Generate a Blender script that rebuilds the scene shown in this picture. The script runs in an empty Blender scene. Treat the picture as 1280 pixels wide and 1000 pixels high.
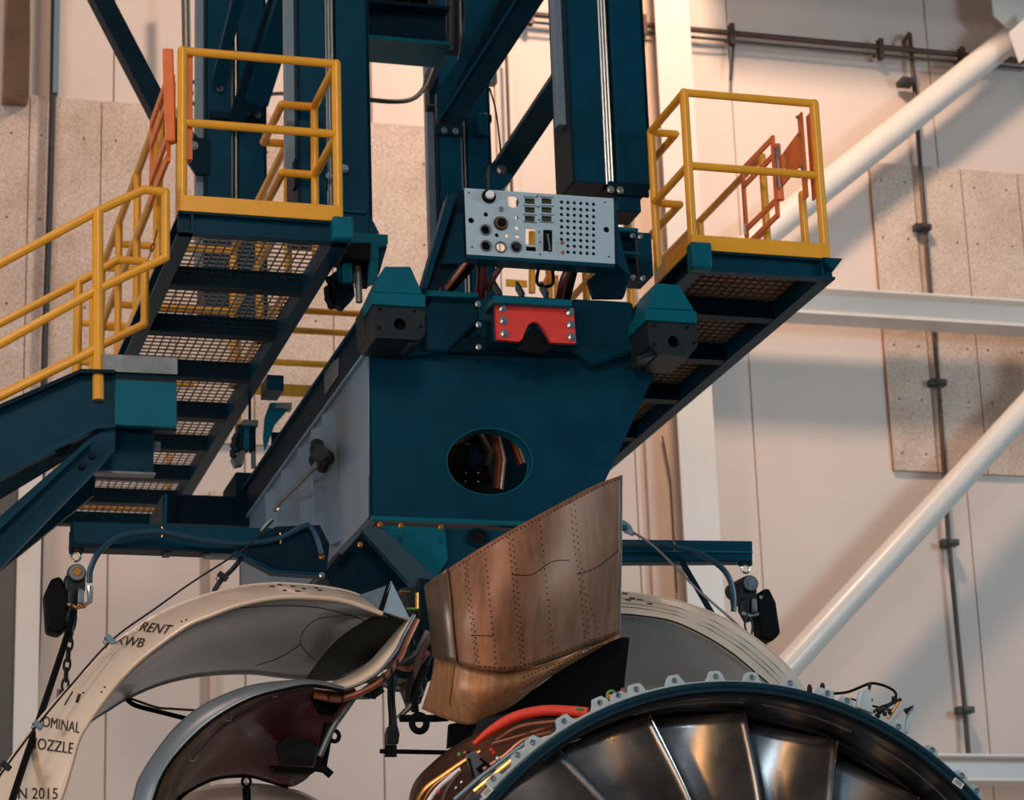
import bpy, bmesh, math, random
from math import sin, cos, pi, radians, atan2, sqrt
from mathutils import Vector, Matrix
from mathutils.bvhtree import BVHTree
V = Vector
random.seed(7)
scene = bpy.context.scene
COL = scene.collection

# ------------------------------------------------------------------ camera
YAW, PITCH, ROLL, F = .287161, .294239, -.035659, 3164.5
FW = V((sin(YAW)*cos(PITCH), cos(YAW)*cos(PITCH), sin(PITCH)))
_rt = V((cos(YAW), -sin(YAW), 0)); _up = _rt.cross(FW)
RT = _rt*cos(ROLL) + _up*sin(ROLL); UP = -_rt*sin(ROLL) + _up*cos(ROLL)
CAM = V((0, 0, 1.6))
cd = bpy.data.cameras.new('camera'); cam = bpy.data.objects.new('camera', cd); COL.objects.link(cam)
cam.matrix_world = Matrix(((RT.x, UP.x, -FW.x, CAM.x), (RT.y, UP.y, -FW.y, CAM.y), (RT.z, UP.z, -FW.z, CAM.z), (0, 0, 0, 1)))
cd.sensor_width = 36; cd.lens = 36*F/1280; cd.clip_end = 200
cd.dof.use_dof = True; cd.dof.focus_distance = 15.2; cd.dof.aperture_fstop = 3.2
scene.camera = cam

# ------------------------------------------------------------------ world, lights, exposure
w = bpy.data.worlds.new('hall'); scene.world = w; w.use_nodes = True
bg = w.node_tree.nodes['Background']; bg.inputs[0].default_value = (.40, .62, .80, 1); bg.inputs[1].default_value = .19

def area(name, loc, target, size, power, color, size_y=None):
    l = bpy.data.lights.new(name, 'AREA'); l.energy = power; l.color = color; l.size = size
    if size_y: l.shape = 'RECTANGLE'; l.size_y = size_y
    o = bpy.data.objects.new(name, l); COL.objects.link(o); o.location = loc
    o.rotation_euler = (V(target)-V(loc)).to_track_quat('-Z', 'Y').to_euler()
    return o
area('hall_lamp', (8.6, 20.0, 17.4), (10.5, 26, 12.0), 1.3, 840, (1.0, .70, .50))
area('hall_lamp', (-3.0, 14.0, 18.0), (4, 26, 8), 2.5, 430, (1.0, .64, .48))
area('hall_lamp', (17.0, 9.0, 9.0), (13, 26, 7.5), 3.0, 820, (.58, .84, 1.0))
area('hall_lamp', (1.0, 2.0, 14.0), (5, 16, 7), 3.0, 540, (1.0, .88, .78))
area('hall_lamp', (-9.0, 10.0, 6.0), (4, 16, 5.5), 2.5, 520, (.80, .92, 1.0))
for _x, _y, _z in ((-4.6, 2.2, 3.6), (-2.2, 4.6, 1.7), (-7.5, 1.0, 5.5), (-3.2, 1.0, 6.2)): area('blade_glint_light', (_x, _y, _z), (5.2, 12.4, 3.4), .5, 85, (1.0, .45, .12))  # unseen warm lights added for orange glints on the fan blades
area('blade_glint_light', (-3.0, -2.0, 4.0), (4.5, 12.4, 3.2), 1.6, 230, (.75, .90, 1.0))  # unseen cool light added to brighten the blade reflections
scene.view_settings.view_transform = 'Standard'; scene.view_settings.look = 'None'
scene.view_settings.gamma = 1; scene.view_settings.use_curve_mapping = False
scene.view_settings.exposure = 0.0

# ------------------------------------------------------------------ pixel -> world helpers (photo is 1280 x 1000)
def ray(x, y): return FW + RT*((x-640)/F) - UP*((y-500)/F)
def PY(x, y, Y): d = ray(x, y); return CAM + d*(Y/d.y)
def PX(x, y, X): d = ray(x, y); return CAM + d*(X/d.x)
def PZ(x, y, Z): d = ray(x, y); return CAM + d*((Z-CAM.z)/d.z)

# ------------------------------------------------------------------ materials
def lin(c):
    c = c/255.
    return c/12.92 if c <= .04045 else ((c+.055)/1.055)**2.4
def mat(name, rgb, rough=.5, metal=0., var=.0, scale=6., bump=0., bscale=60., coat=0., spec=.5, rvar=0., c2=None, stretch=None, emit=0.):
    m = bpy.data.materials.new(name); m.use_nodes = True
    nt = m.node_tree; b = nt.nodes['Principled BSDF']
    c = (lin(rgb[0]), lin(rgb[1]), lin(rgb[2]), 1)
    b.inputs['Base Color'].default_value = c; b.inputs['Roughness'].default_value = rough
    b.inputs['Metallic'].default_value = metal; b.inputs['Coat Weight'].default_value = coat
    b.inputs['Coat Roughness'].default_value = .12
    b.inputs['Specular IOR Level'].default_value = spec
    if emit: b.inputs['Emission Color'].default_value = c; b.inputs['Emission Strength'].default_value = emit
    if var or bump or rvar or c2:
        tc = nt.nodes.new('ShaderNodeTexCoord'); mp = nt.nodes.new('ShaderNodeMapping')
        nt.links.new(tc.outputs['Object'], mp.inputs['Vector'])
        if stretch: mp.inputs['Scale'].default_value = stretch
        n = nt.nodes.new('ShaderNodeTexNoise'); n.inputs['Scale'].default_value = scale; n.inputs['Detail'].default_value = 6; n.inputs['Roughness'].default_value = .65
        nt.links.new(mp.outputs[0], n.inputs['Vector'])
        if var or c2:
            r = nt.nodes.new('ShaderNodeValToRGB')
            r.color_ramp.elements[0].position = .32; r.color_ramp.elements[1].position = .68
            d = [lin(v) for v in c2] if c2 else [v*(1-var) for v in c[:3]]
            r.color_ramp.elements[0].color = (*d, 1); r.color_ramp.elements[1].color = tuple(min(1, v*(1+var*.4)) for v in c[:3]) + (1,)
            nt.links.new(n.outputs['Fac'], r.inputs['Fac']); nt.links.new(r.outputs['Color'], b.inputs['Base Color'])
        if rvar:
            q = nt.nodes.new('ShaderNodeMapRange'); q.inputs['To Min'].default_value = max(.03, rough-rvar); q.inputs['To Max'].default_value = rough+rvar
            nt.links.new(n.outputs['Fac'], q.inputs['Value']); nt.links.new(q.outputs[0], b.inputs['Roughness'])
        if bump:
            n2 = nt.nodes.new('ShaderNodeTexNoise'); n2.inputs['Scale'].default_value = bscale; n2.inputs['Detail'].default_value = 4
            nt.links.new(mp.outputs[0], n2.inputs['Vector'])
            bp = nt.nodes.new('ShaderNodeBump'); bp.inputs['Strength'].default_value = bump; bp.inputs['Distance'].default_value = .01
            nt.links.new(n2.outputs['Fac'], bp.inputs['Height']); nt.links.new(bp.outputs[0], b.inputs['Normal'])
    return m
M = {}
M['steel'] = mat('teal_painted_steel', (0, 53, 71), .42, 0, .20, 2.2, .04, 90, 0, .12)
M['steel_shade'] = mat('shaded_teal_steel', (0, 30, 42), .46, 0, .2, 3, .03, 90, 0, .10)  # same teal paint, darkened to carry the shade
M['steel_lit'] = mat('lit_teal_steel', (0, 88, 103), .42, 0, .18, 3, .04, 90, 0, .14)  # same teal paint, lightened to carry the lit faces
M['grey_steel'] = mat('grey_galvanised_steel', (120, 124, 126), .42, .55, .3, 8, .02, 60)
M['grate'] = mat('galvanised_grating', (104, 96, 88), .5, .2, .2, 10)
M['yellow'] = mat('yellow_paint', (232, 158, 32), .36, 0, .10, 5, .02, 70, .2)
M['orange'] = mat('orange_paint', (228, 112, 44), .42, 0, .16, 7, .02, 70)
M['wall'] = mat('cream_wall_paint', (216, 199, 188), .62, 0, .05, .7, .01, 20)
M['white'] = mat('white_paint', (224, 215, 206), .36, 0, .04, 2, 0, 20, .1)
M['tan_edge'] = mat('tan_board_edge', (168, 118, 78), .7, 0, .2, 8)
M['black'] = mat('black_rubber', (7, 10, 12), .6, 0, .2, 10, spec=.1)
M['dark'] = mat('dark_machined_steel', (34, 40, 44), .45, .2, .3, 9, .04, 50, spec=.25)
M['chrome'] = mat('bright_metal', (205, 205, 202), .24, 1, .12, 10)
M['rod'] = mat('polished_rod', (220, 218, 212), .3, .8, .1, 10)
M['alu'] = mat('brushed_aluminium', (182, 200, 208), .40, .35, .08, 5, .02, 80, stretch=(3, 1, 14))
M['red'] = mat('red_paint', (222, 56, 44), .42, 0, .10, 6, .05, 40, .1)
M['copper'] = mat('copper_brown_seal', (168, 104, 78), .36, .5, .25, 12)
M['bronze'] = mat('worn_titanium_sheet', (148, 98, 68), .45, .35, .3, 3.0, .05, 24, 0, .5, .08, c2=(122, 82, 58), stretch=(7, 7, 1.3))
M['bronze_lt'] = mat('lighter_titanium_sheet', (172, 120, 78), .42, .35, .3, 4.5, .05, 24, 0, .5, .08, c2=(140, 96, 64), stretch=(7, 7, 1.3))
M['rivet'] = mat('dark_rivet', (58, 40, 32), .5, .6)
M['cowl'] = mat('cream_polished_cowl', (226, 200, 174), .28, .08, .10, 2.5, .01, 12, .5)
M['cowl_in'] = mat('grey_cowl_liner', (142, 148, 150), .34, .1, .08, 1.6, .015, 8, .3)
M['maroon'] = mat('maroon_composite', (76, 16, 21), .42, 0, .35, 4, .05, 20, .2)
M['lip'] = mat('silver_lip', (134, 142, 146), .36, .45, .2, 3)
M['brown_lip'] = mat('brown_inner_lip', (112, 88, 68), .35, .5, .3, 6)
M['blade'] = mat('titanium_blade', (158, 160, 162), .27, .85, .35, 3.0, .18, 4, 0, .5, .12)
M['blade_edge'] = mat('polished_blade_edge', (170, 160, 150), .22, 1.)
M['case'] = mat('teal_black_fan_case', (22, 52, 66), .36, .2, .2, 4, .01, 40, .2)
M['liner'] = mat('black_case_liner', (16, 20, 24), .38, .1, .2, 4)
M['flange'] = mat('pale_blue_flange', (196, 216, 220), .42, .15, .12, 14, .03, 60)
M['hose_red'] = mat('red_silicone_hose', (226, 58, 34), .5, 0, .15, 30, .4, 60)
M['hose_teal'] = mat('teal_hose', (8, 52, 70), .38)
M['core'] = mat('brown_bronze_case', (92, 56, 38), .36, .5, .45, 5, .05, 20)
M['floor'] = mat('grey_floor_paint', (176, 172, 168), .4, 0, .1, 1.2)
M['olive'] = mat('olive_display', (62, 70, 34), .25, 0, .1, 10, 0, 10, .4)
M['ink'] = mat('black_ink', (28, 24, 22), .6)
M['green'] = mat('green_paint', (96, 150, 60), .5)
M['amber'] = mat('brass_metal', (206, 140, 74), .28, .9)
M['gshade'] = mat('grey_door_sheet', (96, 92, 88), .4, .3, .2, .8)
M['rust'] = mat('brown_conduit', (84, 62, 52), .5, .2, .2, 6)
M['conduit'] = mat('dark_grey_conduit', (56, 58, 60), .5, .2, .2, 6)
M['post_grey'] = mat('slate_grey_strip', (112, 132, 146), .42, .1, .1, 3)
M['label'] = mat('white_label', (226, 228, 226), .5)
M['pink_brown'] = mat('tan_trim_and_shade', (206, 182, 164), .6, 0, .08, 1)

def board_material():
    m = bpy.data.materials.new('speckled_acoustic_board'); m.use_nodes = True; nt = m.node_tree; b = nt.nodes['Principled BSDF']
    tc = nt.nodes.new('ShaderNodeTexCoord')
    n = nt.nodes.new('ShaderNodeTexNoise'); n.inputs['Scale'].default_value = 42; n.inputs['Detail'].default_value = 5; n.inputs['Roughness'].default_value = .8
    n2 = nt.nodes.new('ShaderNodeTexNoise'); n2.inputs['Scale'].default_value = 2.2; n2.inputs['Detail'].default_value = 3
    nt.links.new(tc.outputs['Object'], n.inputs['Vector']); nt.links.new(tc.outputs['Object'], n2.inputs['Vector'])
    r = nt.nodes.new('ShaderNodeValToRGB'); e = r.color_ramp.elements
    e[0].position = .36; e[0].color = (lin(172), lin(152), lin(138), 1); e[1].position = .58; e[1].color = (lin(220), lin(198), lin(182), 1)
    nt.links.new(n.outputs['Fac'], r.inputs['Fac'])
    r2 = nt.nodes.new('ShaderNodeValToRGB'); e = r2.color_ramp.elements
    e[0].position = .3; e[0].color = (.86, .82, .78, 1); e[1].position = .6; e[1].color = (1, 1, 1, 1)
    nt.links.new(n2.outputs['Fac'], r2.inputs['Fac'])
    mx = nt.nodes.new('ShaderNodeMix'); mx.data_type = 'RGBA'; mx.blend_type = 'MULTIPLY'; mx.inputs[0].default_value = 1
    nt.links.new(r.outputs[0], mx.inputs[6]); nt.links.new(r2.outputs[0], mx.inputs[7]); nt.links.new(mx.outputs[2], b.inputs['Base Color'])
    b.inputs['Roughness'].default_value = .85
    bp = nt.nodes.new('ShaderNodeBump'); bp.inputs['Strength'].default_value = .3; bp.inputs['Distance'].default_value = .004
    nt.links.new(n.outputs['Fac'], bp.inputs['Height']); nt.links.new(bp.outputs[0], b.inputs['Normal'])
    return m
M['board'] = board_material()

# ------------------------------------------------------------------ object helpers
def tag(o, label=None, cat=None, group=None, kind=None):
    if label: o['label'] = label
    if cat: o['category'] = cat
    if group: o['group'] = group
    if kind: o['kind'] = kind
    return o
def thing(name, label, cat, loc, group=None):
    o = bpy.data.objects.new(name, None); COL.objects.link(o); o.location = loc; o.empty_display_size = .1
    return tag(o, label, cat, group)
def wpos(o):
    p = V((0, 0, 0))
    while o: p = p + o.location; o = o.parent
    return p
def link(name, me, material, parent=None, smooth=True, bev=0, solid=0, solid_off=0, origin=None):
    """mesh given in world coordinates -> one object"""
    if parent is not None: org = wpos(parent)
    else:
        org = V(origin) if origin is not None else sum((v.co for v in me.vertices), V())/max(1, len(me.vertices))
    me.transform(Matrix.Translation(-org))
    ms = material if isinstance(material, (list, tuple)) else [material]
    if not me.materials or me.materials[0] is None:
        me.materials.clear()
        for m_ in ms: me.materials.append(m_)
    if smooth:
        me.shade_smooth()
        me.set_sharp_from_angle(angle=radians(34))
    o = bpy.data.objects.new(name, me); COL.objects.link(o)
    if parent is not None: o.parent = parent
    else: o.location = org
    if solid:
        s = o.modifiers.new('s', 'SOLIDIFY'); s.thickness = solid; s.offset = solid_off
    if bev:
        b = o.modifiers.new('b', 'BEVEL'); b.width = bev; b.segments = 2; b.limit_method = 'ANGLE'; b.angle_limit = radians(40)
    return o
def frame_of(d, up=None):
    d = d.normalized(); u = V(up) if up is not None else V((0, 0, 1))
    if abs(d.dot(u.normalized())) > .98: u = V((0, 1, 0))
    a = d.cross(u).normalized(); b = a.cross(d).normalized()
    return a, b            # a = side, b = "up"
class MB:
    def __init__(s): s.v = []; s.f = []; s.mi = []
    def quadbox(s, c8, mi=0):
        n = len(s.v); s.v += [tuple(c) for c in c8]
        for q in ((0, 3, 2, 1), (4, 5, 6, 7), (0, 1, 5, 4), (1, 2, 6, 5), (2, 3, 7, 6), (3, 0, 4, 7)): s.f.append(tuple(n+i for i in q)); s.mi.append(mi)
        return s
    def box(s, x0, x1, y0, y1, z0, z1, mi=0):
        x0, x1 = min(x0, x1), max(x0, x1); y0, y1 = min(y0, y1), max(y0, y1); z0, z1 = min(z0, z1), max(z0, z1)
        return s.quadbox([(x0, y0, z0), (x1, y0, z0), (x1, y1, z0), (x0, y1, z0), (x0, y0, z1), (x1, y0, z1), (x1, y1, z1), (x0, y1, z1)], mi)
    def bar(s, p0, p1, w_, h, up=None, off=(0, 0)):
        p0 = V(p0); p1 = V(p1); a, b = frame_of(p1-p0, up); o = a*off[0]+b*off[1]
        c = []
        for p in (p0, p1):
            for sa, sb in ((-1, -1), (1, -1), (1, 1), (-1, 1)): c.append(p+o+a*(sa*w_/2)+b*(sb*h/2))
        return s.quadbox(c)
    def ibeam(s, p0, p1, w_, h, t=.018, up=None):
        s.bar(p0, p1, w_, t, up, (0, h/2-t/2)); s.bar(p0, p1, w_, t, up, (0, -h/2+t/2)); s.bar(p0, p1, t, h-2*t, up); return s
    def channel(s, p0, p1, w_, h, side=1, t=.016, up=None):
        s.bar(p0, p1, w_, t, up, (0, h/2-t/2)); s.bar(p0, p1, w_, t, up, (0, -h/2+t/2)); s.bar(p0, p1, t, h-2*t, up, (side*(w_/2-t/2), 0)); return s
    def tube(s, pts, r, n=12, closed=False, caps=True):
        pts = [V(p) for p in pts]; m = len(pts); rs = r if isinstance(r, (list, tuple)) else [r]*m
        base = len(s.v); prev = None
        for i, p in enumerate(pts):
            if closed: t = pts[(i+1) % m]-pts[i-1]
            else: t = pts[min(i+1, m-1)]-pts[max(i-1, 0)]
            t.normalize()
            if prev is None: a, b = frame_of(t)
            else:
                a = prev-t*prev.dot(t)
                if a.length < 1e-5: a, _ = frame_of(t)
                a.normalize(); b = a.cross(t)
            prev = a; b = t.cross(a)
            # miter
            sc = 1.
            for k in range(n):
                an = 2*pi*k/n; s.v.append(tuple(p+(a*cos(an)+b*sin(an))*rs[i]*sc))
        L = m if closed else m-1
        for i in range(L):
            j = (i+1) % m
            for k in range(n):
                q = (k+1) % n
                s.f.append((base+i*n+k, base+i*n+q, base+j*n+q, base+j*n+k)); s.mi.append(0)
        if caps and not closed:
            s.f.append(tuple(base+k for k in reversed(range(n)))); s.mi.append(0)
            s.f.append(tuple(base+(m-1)*n+k for k in range(n))); s.mi.append(0)
        return s
    def rail(s, pts, r, n=12):
        """straight pipe runs with ball joints at the corners"""
        for a, b in zip(pts[:-1], pts[1:]): s.tube([a, b], r, n)
        for p in pts[1:-1]: s.ball(p, r*1.0)
        return s
    def ball(s, c, r, n=10, m=6, sc=(1, 1, 1)):
        c = V(c); base = len(s.v)
        for i in range(m+1):
            th = pi*i/m
            for k in range(n): s.v.append((c.x+r*sc[0]*sin(th)*cos(2*pi*k/n), c.y+r*sc[1]*sin(th)*sin(2*pi*k/n), c.z+r*sc[2]*cos(th)))
        for i in range(m):
            for k in range(n):
                q = (k+1) % n; s.f.append((base+i*n+k, base+(i+1)*n+k, base+(i+1)*n+q, base+i*n+q)); s.mi.append(0)
        return s
    def cyl(s, p0, p1, r, n=16, r2=None): return s.tube([p0, p1], [r, r if r2 is None else r2], n)
    def prism(s, pts, ext, mi=0):
        """polygon (world points) extruded along vector ext"""
        n = len(pts); base = len(s.v); e = V(ext)
        s.v += [tuple(p) for p in pts] + [tuple(V(p)+e) for p in pts]
        s.f.append(tuple(base+i for i in range(n))); s.f.append(tuple(base+n+i for i in reversed(range(n)))); s.mi += [mi, mi]
        for i in range(n):
            j = (i+1) % n; s.f.append((base+i, base+n+i, base+n+j, base+j)); s.mi.append(mi)
        return s
    def ring(s, c, r0, r1, y0, y1, n=96, a0=0., a1=2*pi):
        """annular ring around an axis parallel to Y"""
        c = V(c); base = len(s.v); full = abs(a1-a0-2*pi) < 1e-6; m = n if full else n+1
        for i in range(m):
            a = a0+(a1-a0)*i/n; d = V((sin(a), 0, cos(a)))
            for r, y in ((r0, y0), (r1, y0), (r1, y1), (r0, y1)):
                p = c+d*r; s.v.append((p.x, y, p.z))
        for i in range(n):
            j = (i+1) % m
            for k in range(4):
                q = (k+1) % 4; s.f.append((base+i*4+k, base+j*4+k, base+j*4+q, base+i*4+q)); s.mi.append(0)
        if not full:
            s.f.append(tuple(base+k for k in range(4))); s.f.append(tuple(base+(m-1)*4+k for k in reversed(range(4)))); s.mi += [0, 0]
        return s
    def mesh(s):
        me = bpy.data.meshes.new('m'); me.from_pydata(s.v, [], s.f); me.validate()
        bm = bmesh.new(); bm.from_mesh(me); bmesh.ops.recalc_face_normals(bm, faces=bm.faces); bm.to_mesh(me); bm.free()
        if len(me.polygons) == len(s.mi): me.polygons.foreach_set('material_index', s.mi)
        me.update(); return me
    def build(s, name, material, parent=None, **k): return link(name, s.mesh(), material, parent, **k)

def poly(pts, Y): return [PY(x, y, Y) for x, y in pts]
def plateY(name, px, Y, depth, material, parent=None, **k):
    """plate standing in the plane y = Y, extruded away from the camera"""
    return MB().prism(poly(px, Y), (0, depth, 0)).build(name, material, parent, **k)
def boxpx(m, x0, y0, x1, y1, Y, d):
    a = PY(x0, y0, Y); b = PY(x1, y1, Y); return m.box(a.x, b.x, Y, Y+d, b.z, a.z)

def circ(cx, cz, r, n=20): return [(cx+r*cos(2*pi*i/n), cz+r*sin(2*pi*i/n)) for i in range(n)]
def holed(name, loops, Y, depth, material, parent=None, bev=0, **k):
    """plate with real holes: loops are (x, z) in the plane y = Y"""
    cu = bpy.data.curves.new('c', 'CURVE'); cu.dimensions = '2D'; cu.fill_mode = 'BOTH'; cu.extrude = depth/2
    for L in loops:
        sp = cu.splines.new('POLY'); sp.points.add(len(L)-1)
        for p, (x, z) in zip(sp.points, L): p.co = (x, z, 0, 1)
        sp.use_cyclic_u = True
    o = bpy.data.objects.new('t', cu); COL.objects.link(o)
    dg = bpy.context.evaluated_depsgraph_get(); me = bpy.data.meshes.new_from_object(o.evaluated_get(dg))
    bpy.data.objects.remove(o); bpy.data.curves.remove(cu); me.materials.clear()
    me.transform(Matrix(((1, 0, 0, 0), (0, 0, -1, Y+depth/2), (0, 1, 0, 0), (0, 0, 0, 1))))
    return link(name, me, material, parent, bev=bev, **k)
def text_mesh(txt, size=1., shear=0., space=1.):
    cu = bpy.data.curves.new('t', 'FONT'); cu.body = txt; cu.size = size; cu.shear = shear; cu.space_character = space
    cu.offset = 0; cu.align_x = 'CENTER'; cu.align_y = 'CENTER'; cu.resolution_u = 4
    o = bpy.data.objects.new('t', cu); COL.objects.link(o)
    dg = bpy.context.evaluated_depsgraph_get(); me = bpy.data.meshes.new_from_object(o.evaluated_get(dg))
    bpy.data.objects.remove(o); bpy.data.curves.remove(cu); me.materials.clear(); return me

def crom(pts, n):
    """resample polyline of Vectors by a Catmull-Rom curve, n samples, even arc length"""
    P = [pts[0]*2-pts[1]]+list(pts)+[pts[-1]*2-pts[-2]]; out = []
    for i in range(1, len(P)-2):
        for k in range(16):
            t = k/16; a, b, c, d = P[i-1], P[i], P[i+1], P[i+2]
            out.append(.5*((2*b)+(c-a)*t+(2*a-5*b+4*c-d)*t*t+(3*b-a-3*c+d)*t**3))
    out.append(pts[-1])
    L = [0]
    for a, b in zip(out[:-1], out[1:]): L.append(L[-1]+(b-a).length)
    res = []; j = 0
    for i in range(n):
        t = L[-1]*i/(n-1)
        while j < len(L)-2 and L[j+1] < t: j += 1
        u = (t-L[j])/max(1e-9, L[j+1]-L[j]); res.append(out[j].lerp(out[j+1], min(1, u)))
    return res
def curve3(px): return [PY(x, y, Y) for x, y, Y in px]
def loft_mesh(rails, nu=60, nv=1):
    """surface through several curves (lists of Vectors)"""
    R = [crom(r, nu) for r in rails]; rows = []
    if nv > 1 and len(R) > 2:
        cols = [crom([r[i] for r in R], nv*(len(R)-1)+1) for i in range(nu)]
        rows = [[cols[i][k] for i in range(nu)] for k in range(len(cols[0]))]
    else: rows = R
    v = [tuple(p) for r in rows for p in r]; f = []
    for a in range(len(rows)-1):
        for i in range(nu-1): f.append((a*nu+i, a*nu+i+1, (a+1)*nu+i+1, (a+1)*nu+i))
    me = bpy.data.meshes.new('loft'); me.from_pydata(v, [], f)
    # face the camera
    flip = sum((CAM-p.center).dot(p.normal) for p in me.polygons)
    if flip < 0: me.flip_normals()
    me.update(); return me
def bvh_of(me): return BVHTree.FromPolygons([v.co.copy() for v in me.vertices], [tuple(p.vertices) for p in me.polygons])
def decal(name, me, bvh, material, parent, px, py, ax, ay, lift=.003, **k):
    """lay a flat mesh (text) on a surface: local x -> ax, local y -> ay (image directions)"""
    ok = []
    for v in me.vertices:
        x = px+v.co.x*ax[0]+v.co.y*ay[0]; y = py+v.co.x*ax[1]+v.co.y*ay[1]
        d = ray(x, y).normalized(); h = bvh.ray_cast(CAM, d)
        ok.append(h[0] is not None)
        if h[0] is not None:
            n = h[1] if h[1].dot(d) < 0 else -h[1]; v.co = h[0]+n*lift
    bm = bmesh.new(); bm.from_mesh(me); bm.verts.ensure_lookup_table()
    bmesh.ops.delete(bm, geom=[v for v, o_ in zip(bm.verts, ok) if not o_], context='VERTS'); bm.to_mesh(me); bm.free()
    return link(name, me, material, parent, smooth=False, **k)
def bolt(parent, p, d, r=.02, h=.012, material=None, name='bolt'):
    d = V(d).normalized(); p = V(p)
    return MB().tube([p, p+d*h*.3], r*1.35, 14).tube([p+d*h*.3, p+d*h], r, 6).build(name, material or M['chrome'], parent)

# ================================================================== SETTING
WY = 26.0
floor = MB().box(-14, 26, -6, 27, -.2, 0).build('floor', M['floor']); tag(floor, kind='structure')
wall = MB().box(-6, 24, WY+.04, WY+.4, 0, 17).build('wall_back', M['wall']); tag(wall, kind='structure')
seams = [-6, -2.4, .3, 1.75, 3.2, 4.655, 6.132, 7.6, 9.1, 10.55, 13.18, 15.8, 18.5, 21.2, 24]
for a, b in zip(seams[:-1], seams[1:]):
    MB().box(a+.008, b-.008, WY, WY+.05, 0, 17).build('wall_panel', M['wall'], wall, bev=.006)
# boards
def boards(xs, z0, z1):
    for a, b in zip(xs[:-1], xs[1:]):
        if b-a < .2: continue
        bd = MB().box(a+.006, b-.006, WY-.06, WY-.002, z0, z1, 0).build('acoustic_board', [M['board'], M['tan_edge']], wall)
        for p in bd.data.polygons:
            if abs(p.normal.x) > .5: p.material_index = 1
        m = MB()
        for i in (0.2, .78):
            for j in range(4):
                if z1-z0 < 2 and j > 2: continue
                zz = z0+(z1-z0)*(.12+.76*j/(3 if z1-z0 > 2 else 2)); xx = a+(b-a)*i+random.uniform(-.03, .03)
                m.cyl((xx, WY-.06, zz), (xx, WY-.066, zz), .013, 8)
        m.build('fastener', M['rust'], bd)
bxL = [PY(x, 300, WY).x for x in (-70, 33, 124, 219, 316, 414, 560)]
bxR = [12.24, 12.80, 13.44, 14.2, 14.9]
for xs in (bxL,): boards(xs, 9.15, 13.02)
boards(bxR, 11.1, 13.02); boards(bxR, 9.18, 10.92)
# columns against the wall
def column(name, x0, x1, z0, z1, d=.45):
    m = MB(); m.box(x0, x1, WY-d, WY-d+.03, z0, z1); m.box(x0+.02, x1-.02, WY-.06, WY-.03, z0, z1); m.box((x0+x1)/2-.02, (x0+x1)/2+.02, WY-d+.03, WY-.06, z0, z1)
    o = m.build(name, M['white'], bev=.004); tag(o, kind='structure')
column('trim_1', PY(818, 0, 25.5).x, PY(861, 0, 25.5).x, 0, 17, .5)
ts = MB().box(9.2, 9.62, WY-.1, WY-.005, 0, 17).build('trim_2', M['pink_brown']); tag(ts, kind='structure')  # tan colour holds the shade of the recess beside the column
column('trim_3', PY(18, 850, 25.5).x, PY(48, 850, 25.5).x, 0, 8.9, .5)
tg = MB().box(PY(-60, 850, 25.9).x, PY(17, 850, 25.9).x, WY-.1, WY-.02, 0, 9.05).build('door_1', M['gshade']); tag(tg, kind='structure')
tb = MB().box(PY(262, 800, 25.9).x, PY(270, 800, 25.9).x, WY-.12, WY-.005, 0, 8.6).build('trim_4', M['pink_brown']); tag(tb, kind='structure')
# metallic duct panel in the top left corner
a = PY(4, 121, 25.7)
M['duct'] = mat('polished_duct_sheet', (150, 120, 96), .3, .85, .25, 2)
mp_ = MB().box(a.x, PY(36, 121, 25.7).x, WY-.35, WY-.07, a.z, 16.8).build('metal_duct', M['duct'], bev=.01)
tag(mp_, 'shiny grey sheet metal duct ending above the speckled boards, far top left', 'duct')

# roof beam top right
rb = thing('roof_beam', 'pale grey roof edge beam running along the very top right above the pipe', 'beam', (12, 25, 15.4))
p0 = PY(860, 6, 25.0); zt = PY(1100, 6, 25.0).z
MB().box(10.0, 18, 24.6, 24.66, 15.02, 15.5).build('web', M['white'], rb)
MB().box(10.0, 18, 24.45, 24.85, 14.98, 15.02).build('bottom_flange', M['white'], rb)
MB().box(10.0, 18, 24.45, WY, 15.5, 15.54).build('top_plate', M['white'], rb)
MB().prism([V((13.75, 25.3, 15.2)), V((15, 25.3, 15.2)), V((15, 25.3, 14.3)), V((14.05, 25.3, 14.55)), V((13.75, 25.3, 14.8))], (0, .03, 0)).build('gusset_plate', M['white'], rb)

# horizontal wall beams (white I beams on their side)
def wallbeam(name, za, zb, label, x0, x1=20):
    t = thing(name, label, 'beam', (x0, 25.3, za))
    MB().box(x0, x1, 25.12, 25.5, zb-.03, zb).build('top_flange', M['white'], t, bev=.004)
    MB().box(x0, x1, 25.12, 25.5, za, za+.03).build('bottom_flange', M['white'], t, bev=.004)
    MB().box(x0, x1, 25.30, 25.33, za+.03, zb-.03).build('web', M['white'], t)
    return t
zb = PY(1280, 374, 25.12).z; za = PY(1280, 408, 25.12).z
wallbeam('horizontal_beam', za, zb, 'white horizontal steel beam crossing between the two rows of speckled boards', 9.6)
zb2 = PY(1230, 942, 25.12).z; za2 = PY(1230, 976, 25.12).z
wallbeam('horizontal_beam', za2, zb2, 'white horizontal steel beam low at the right behind the fan case', 11.2)
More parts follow.
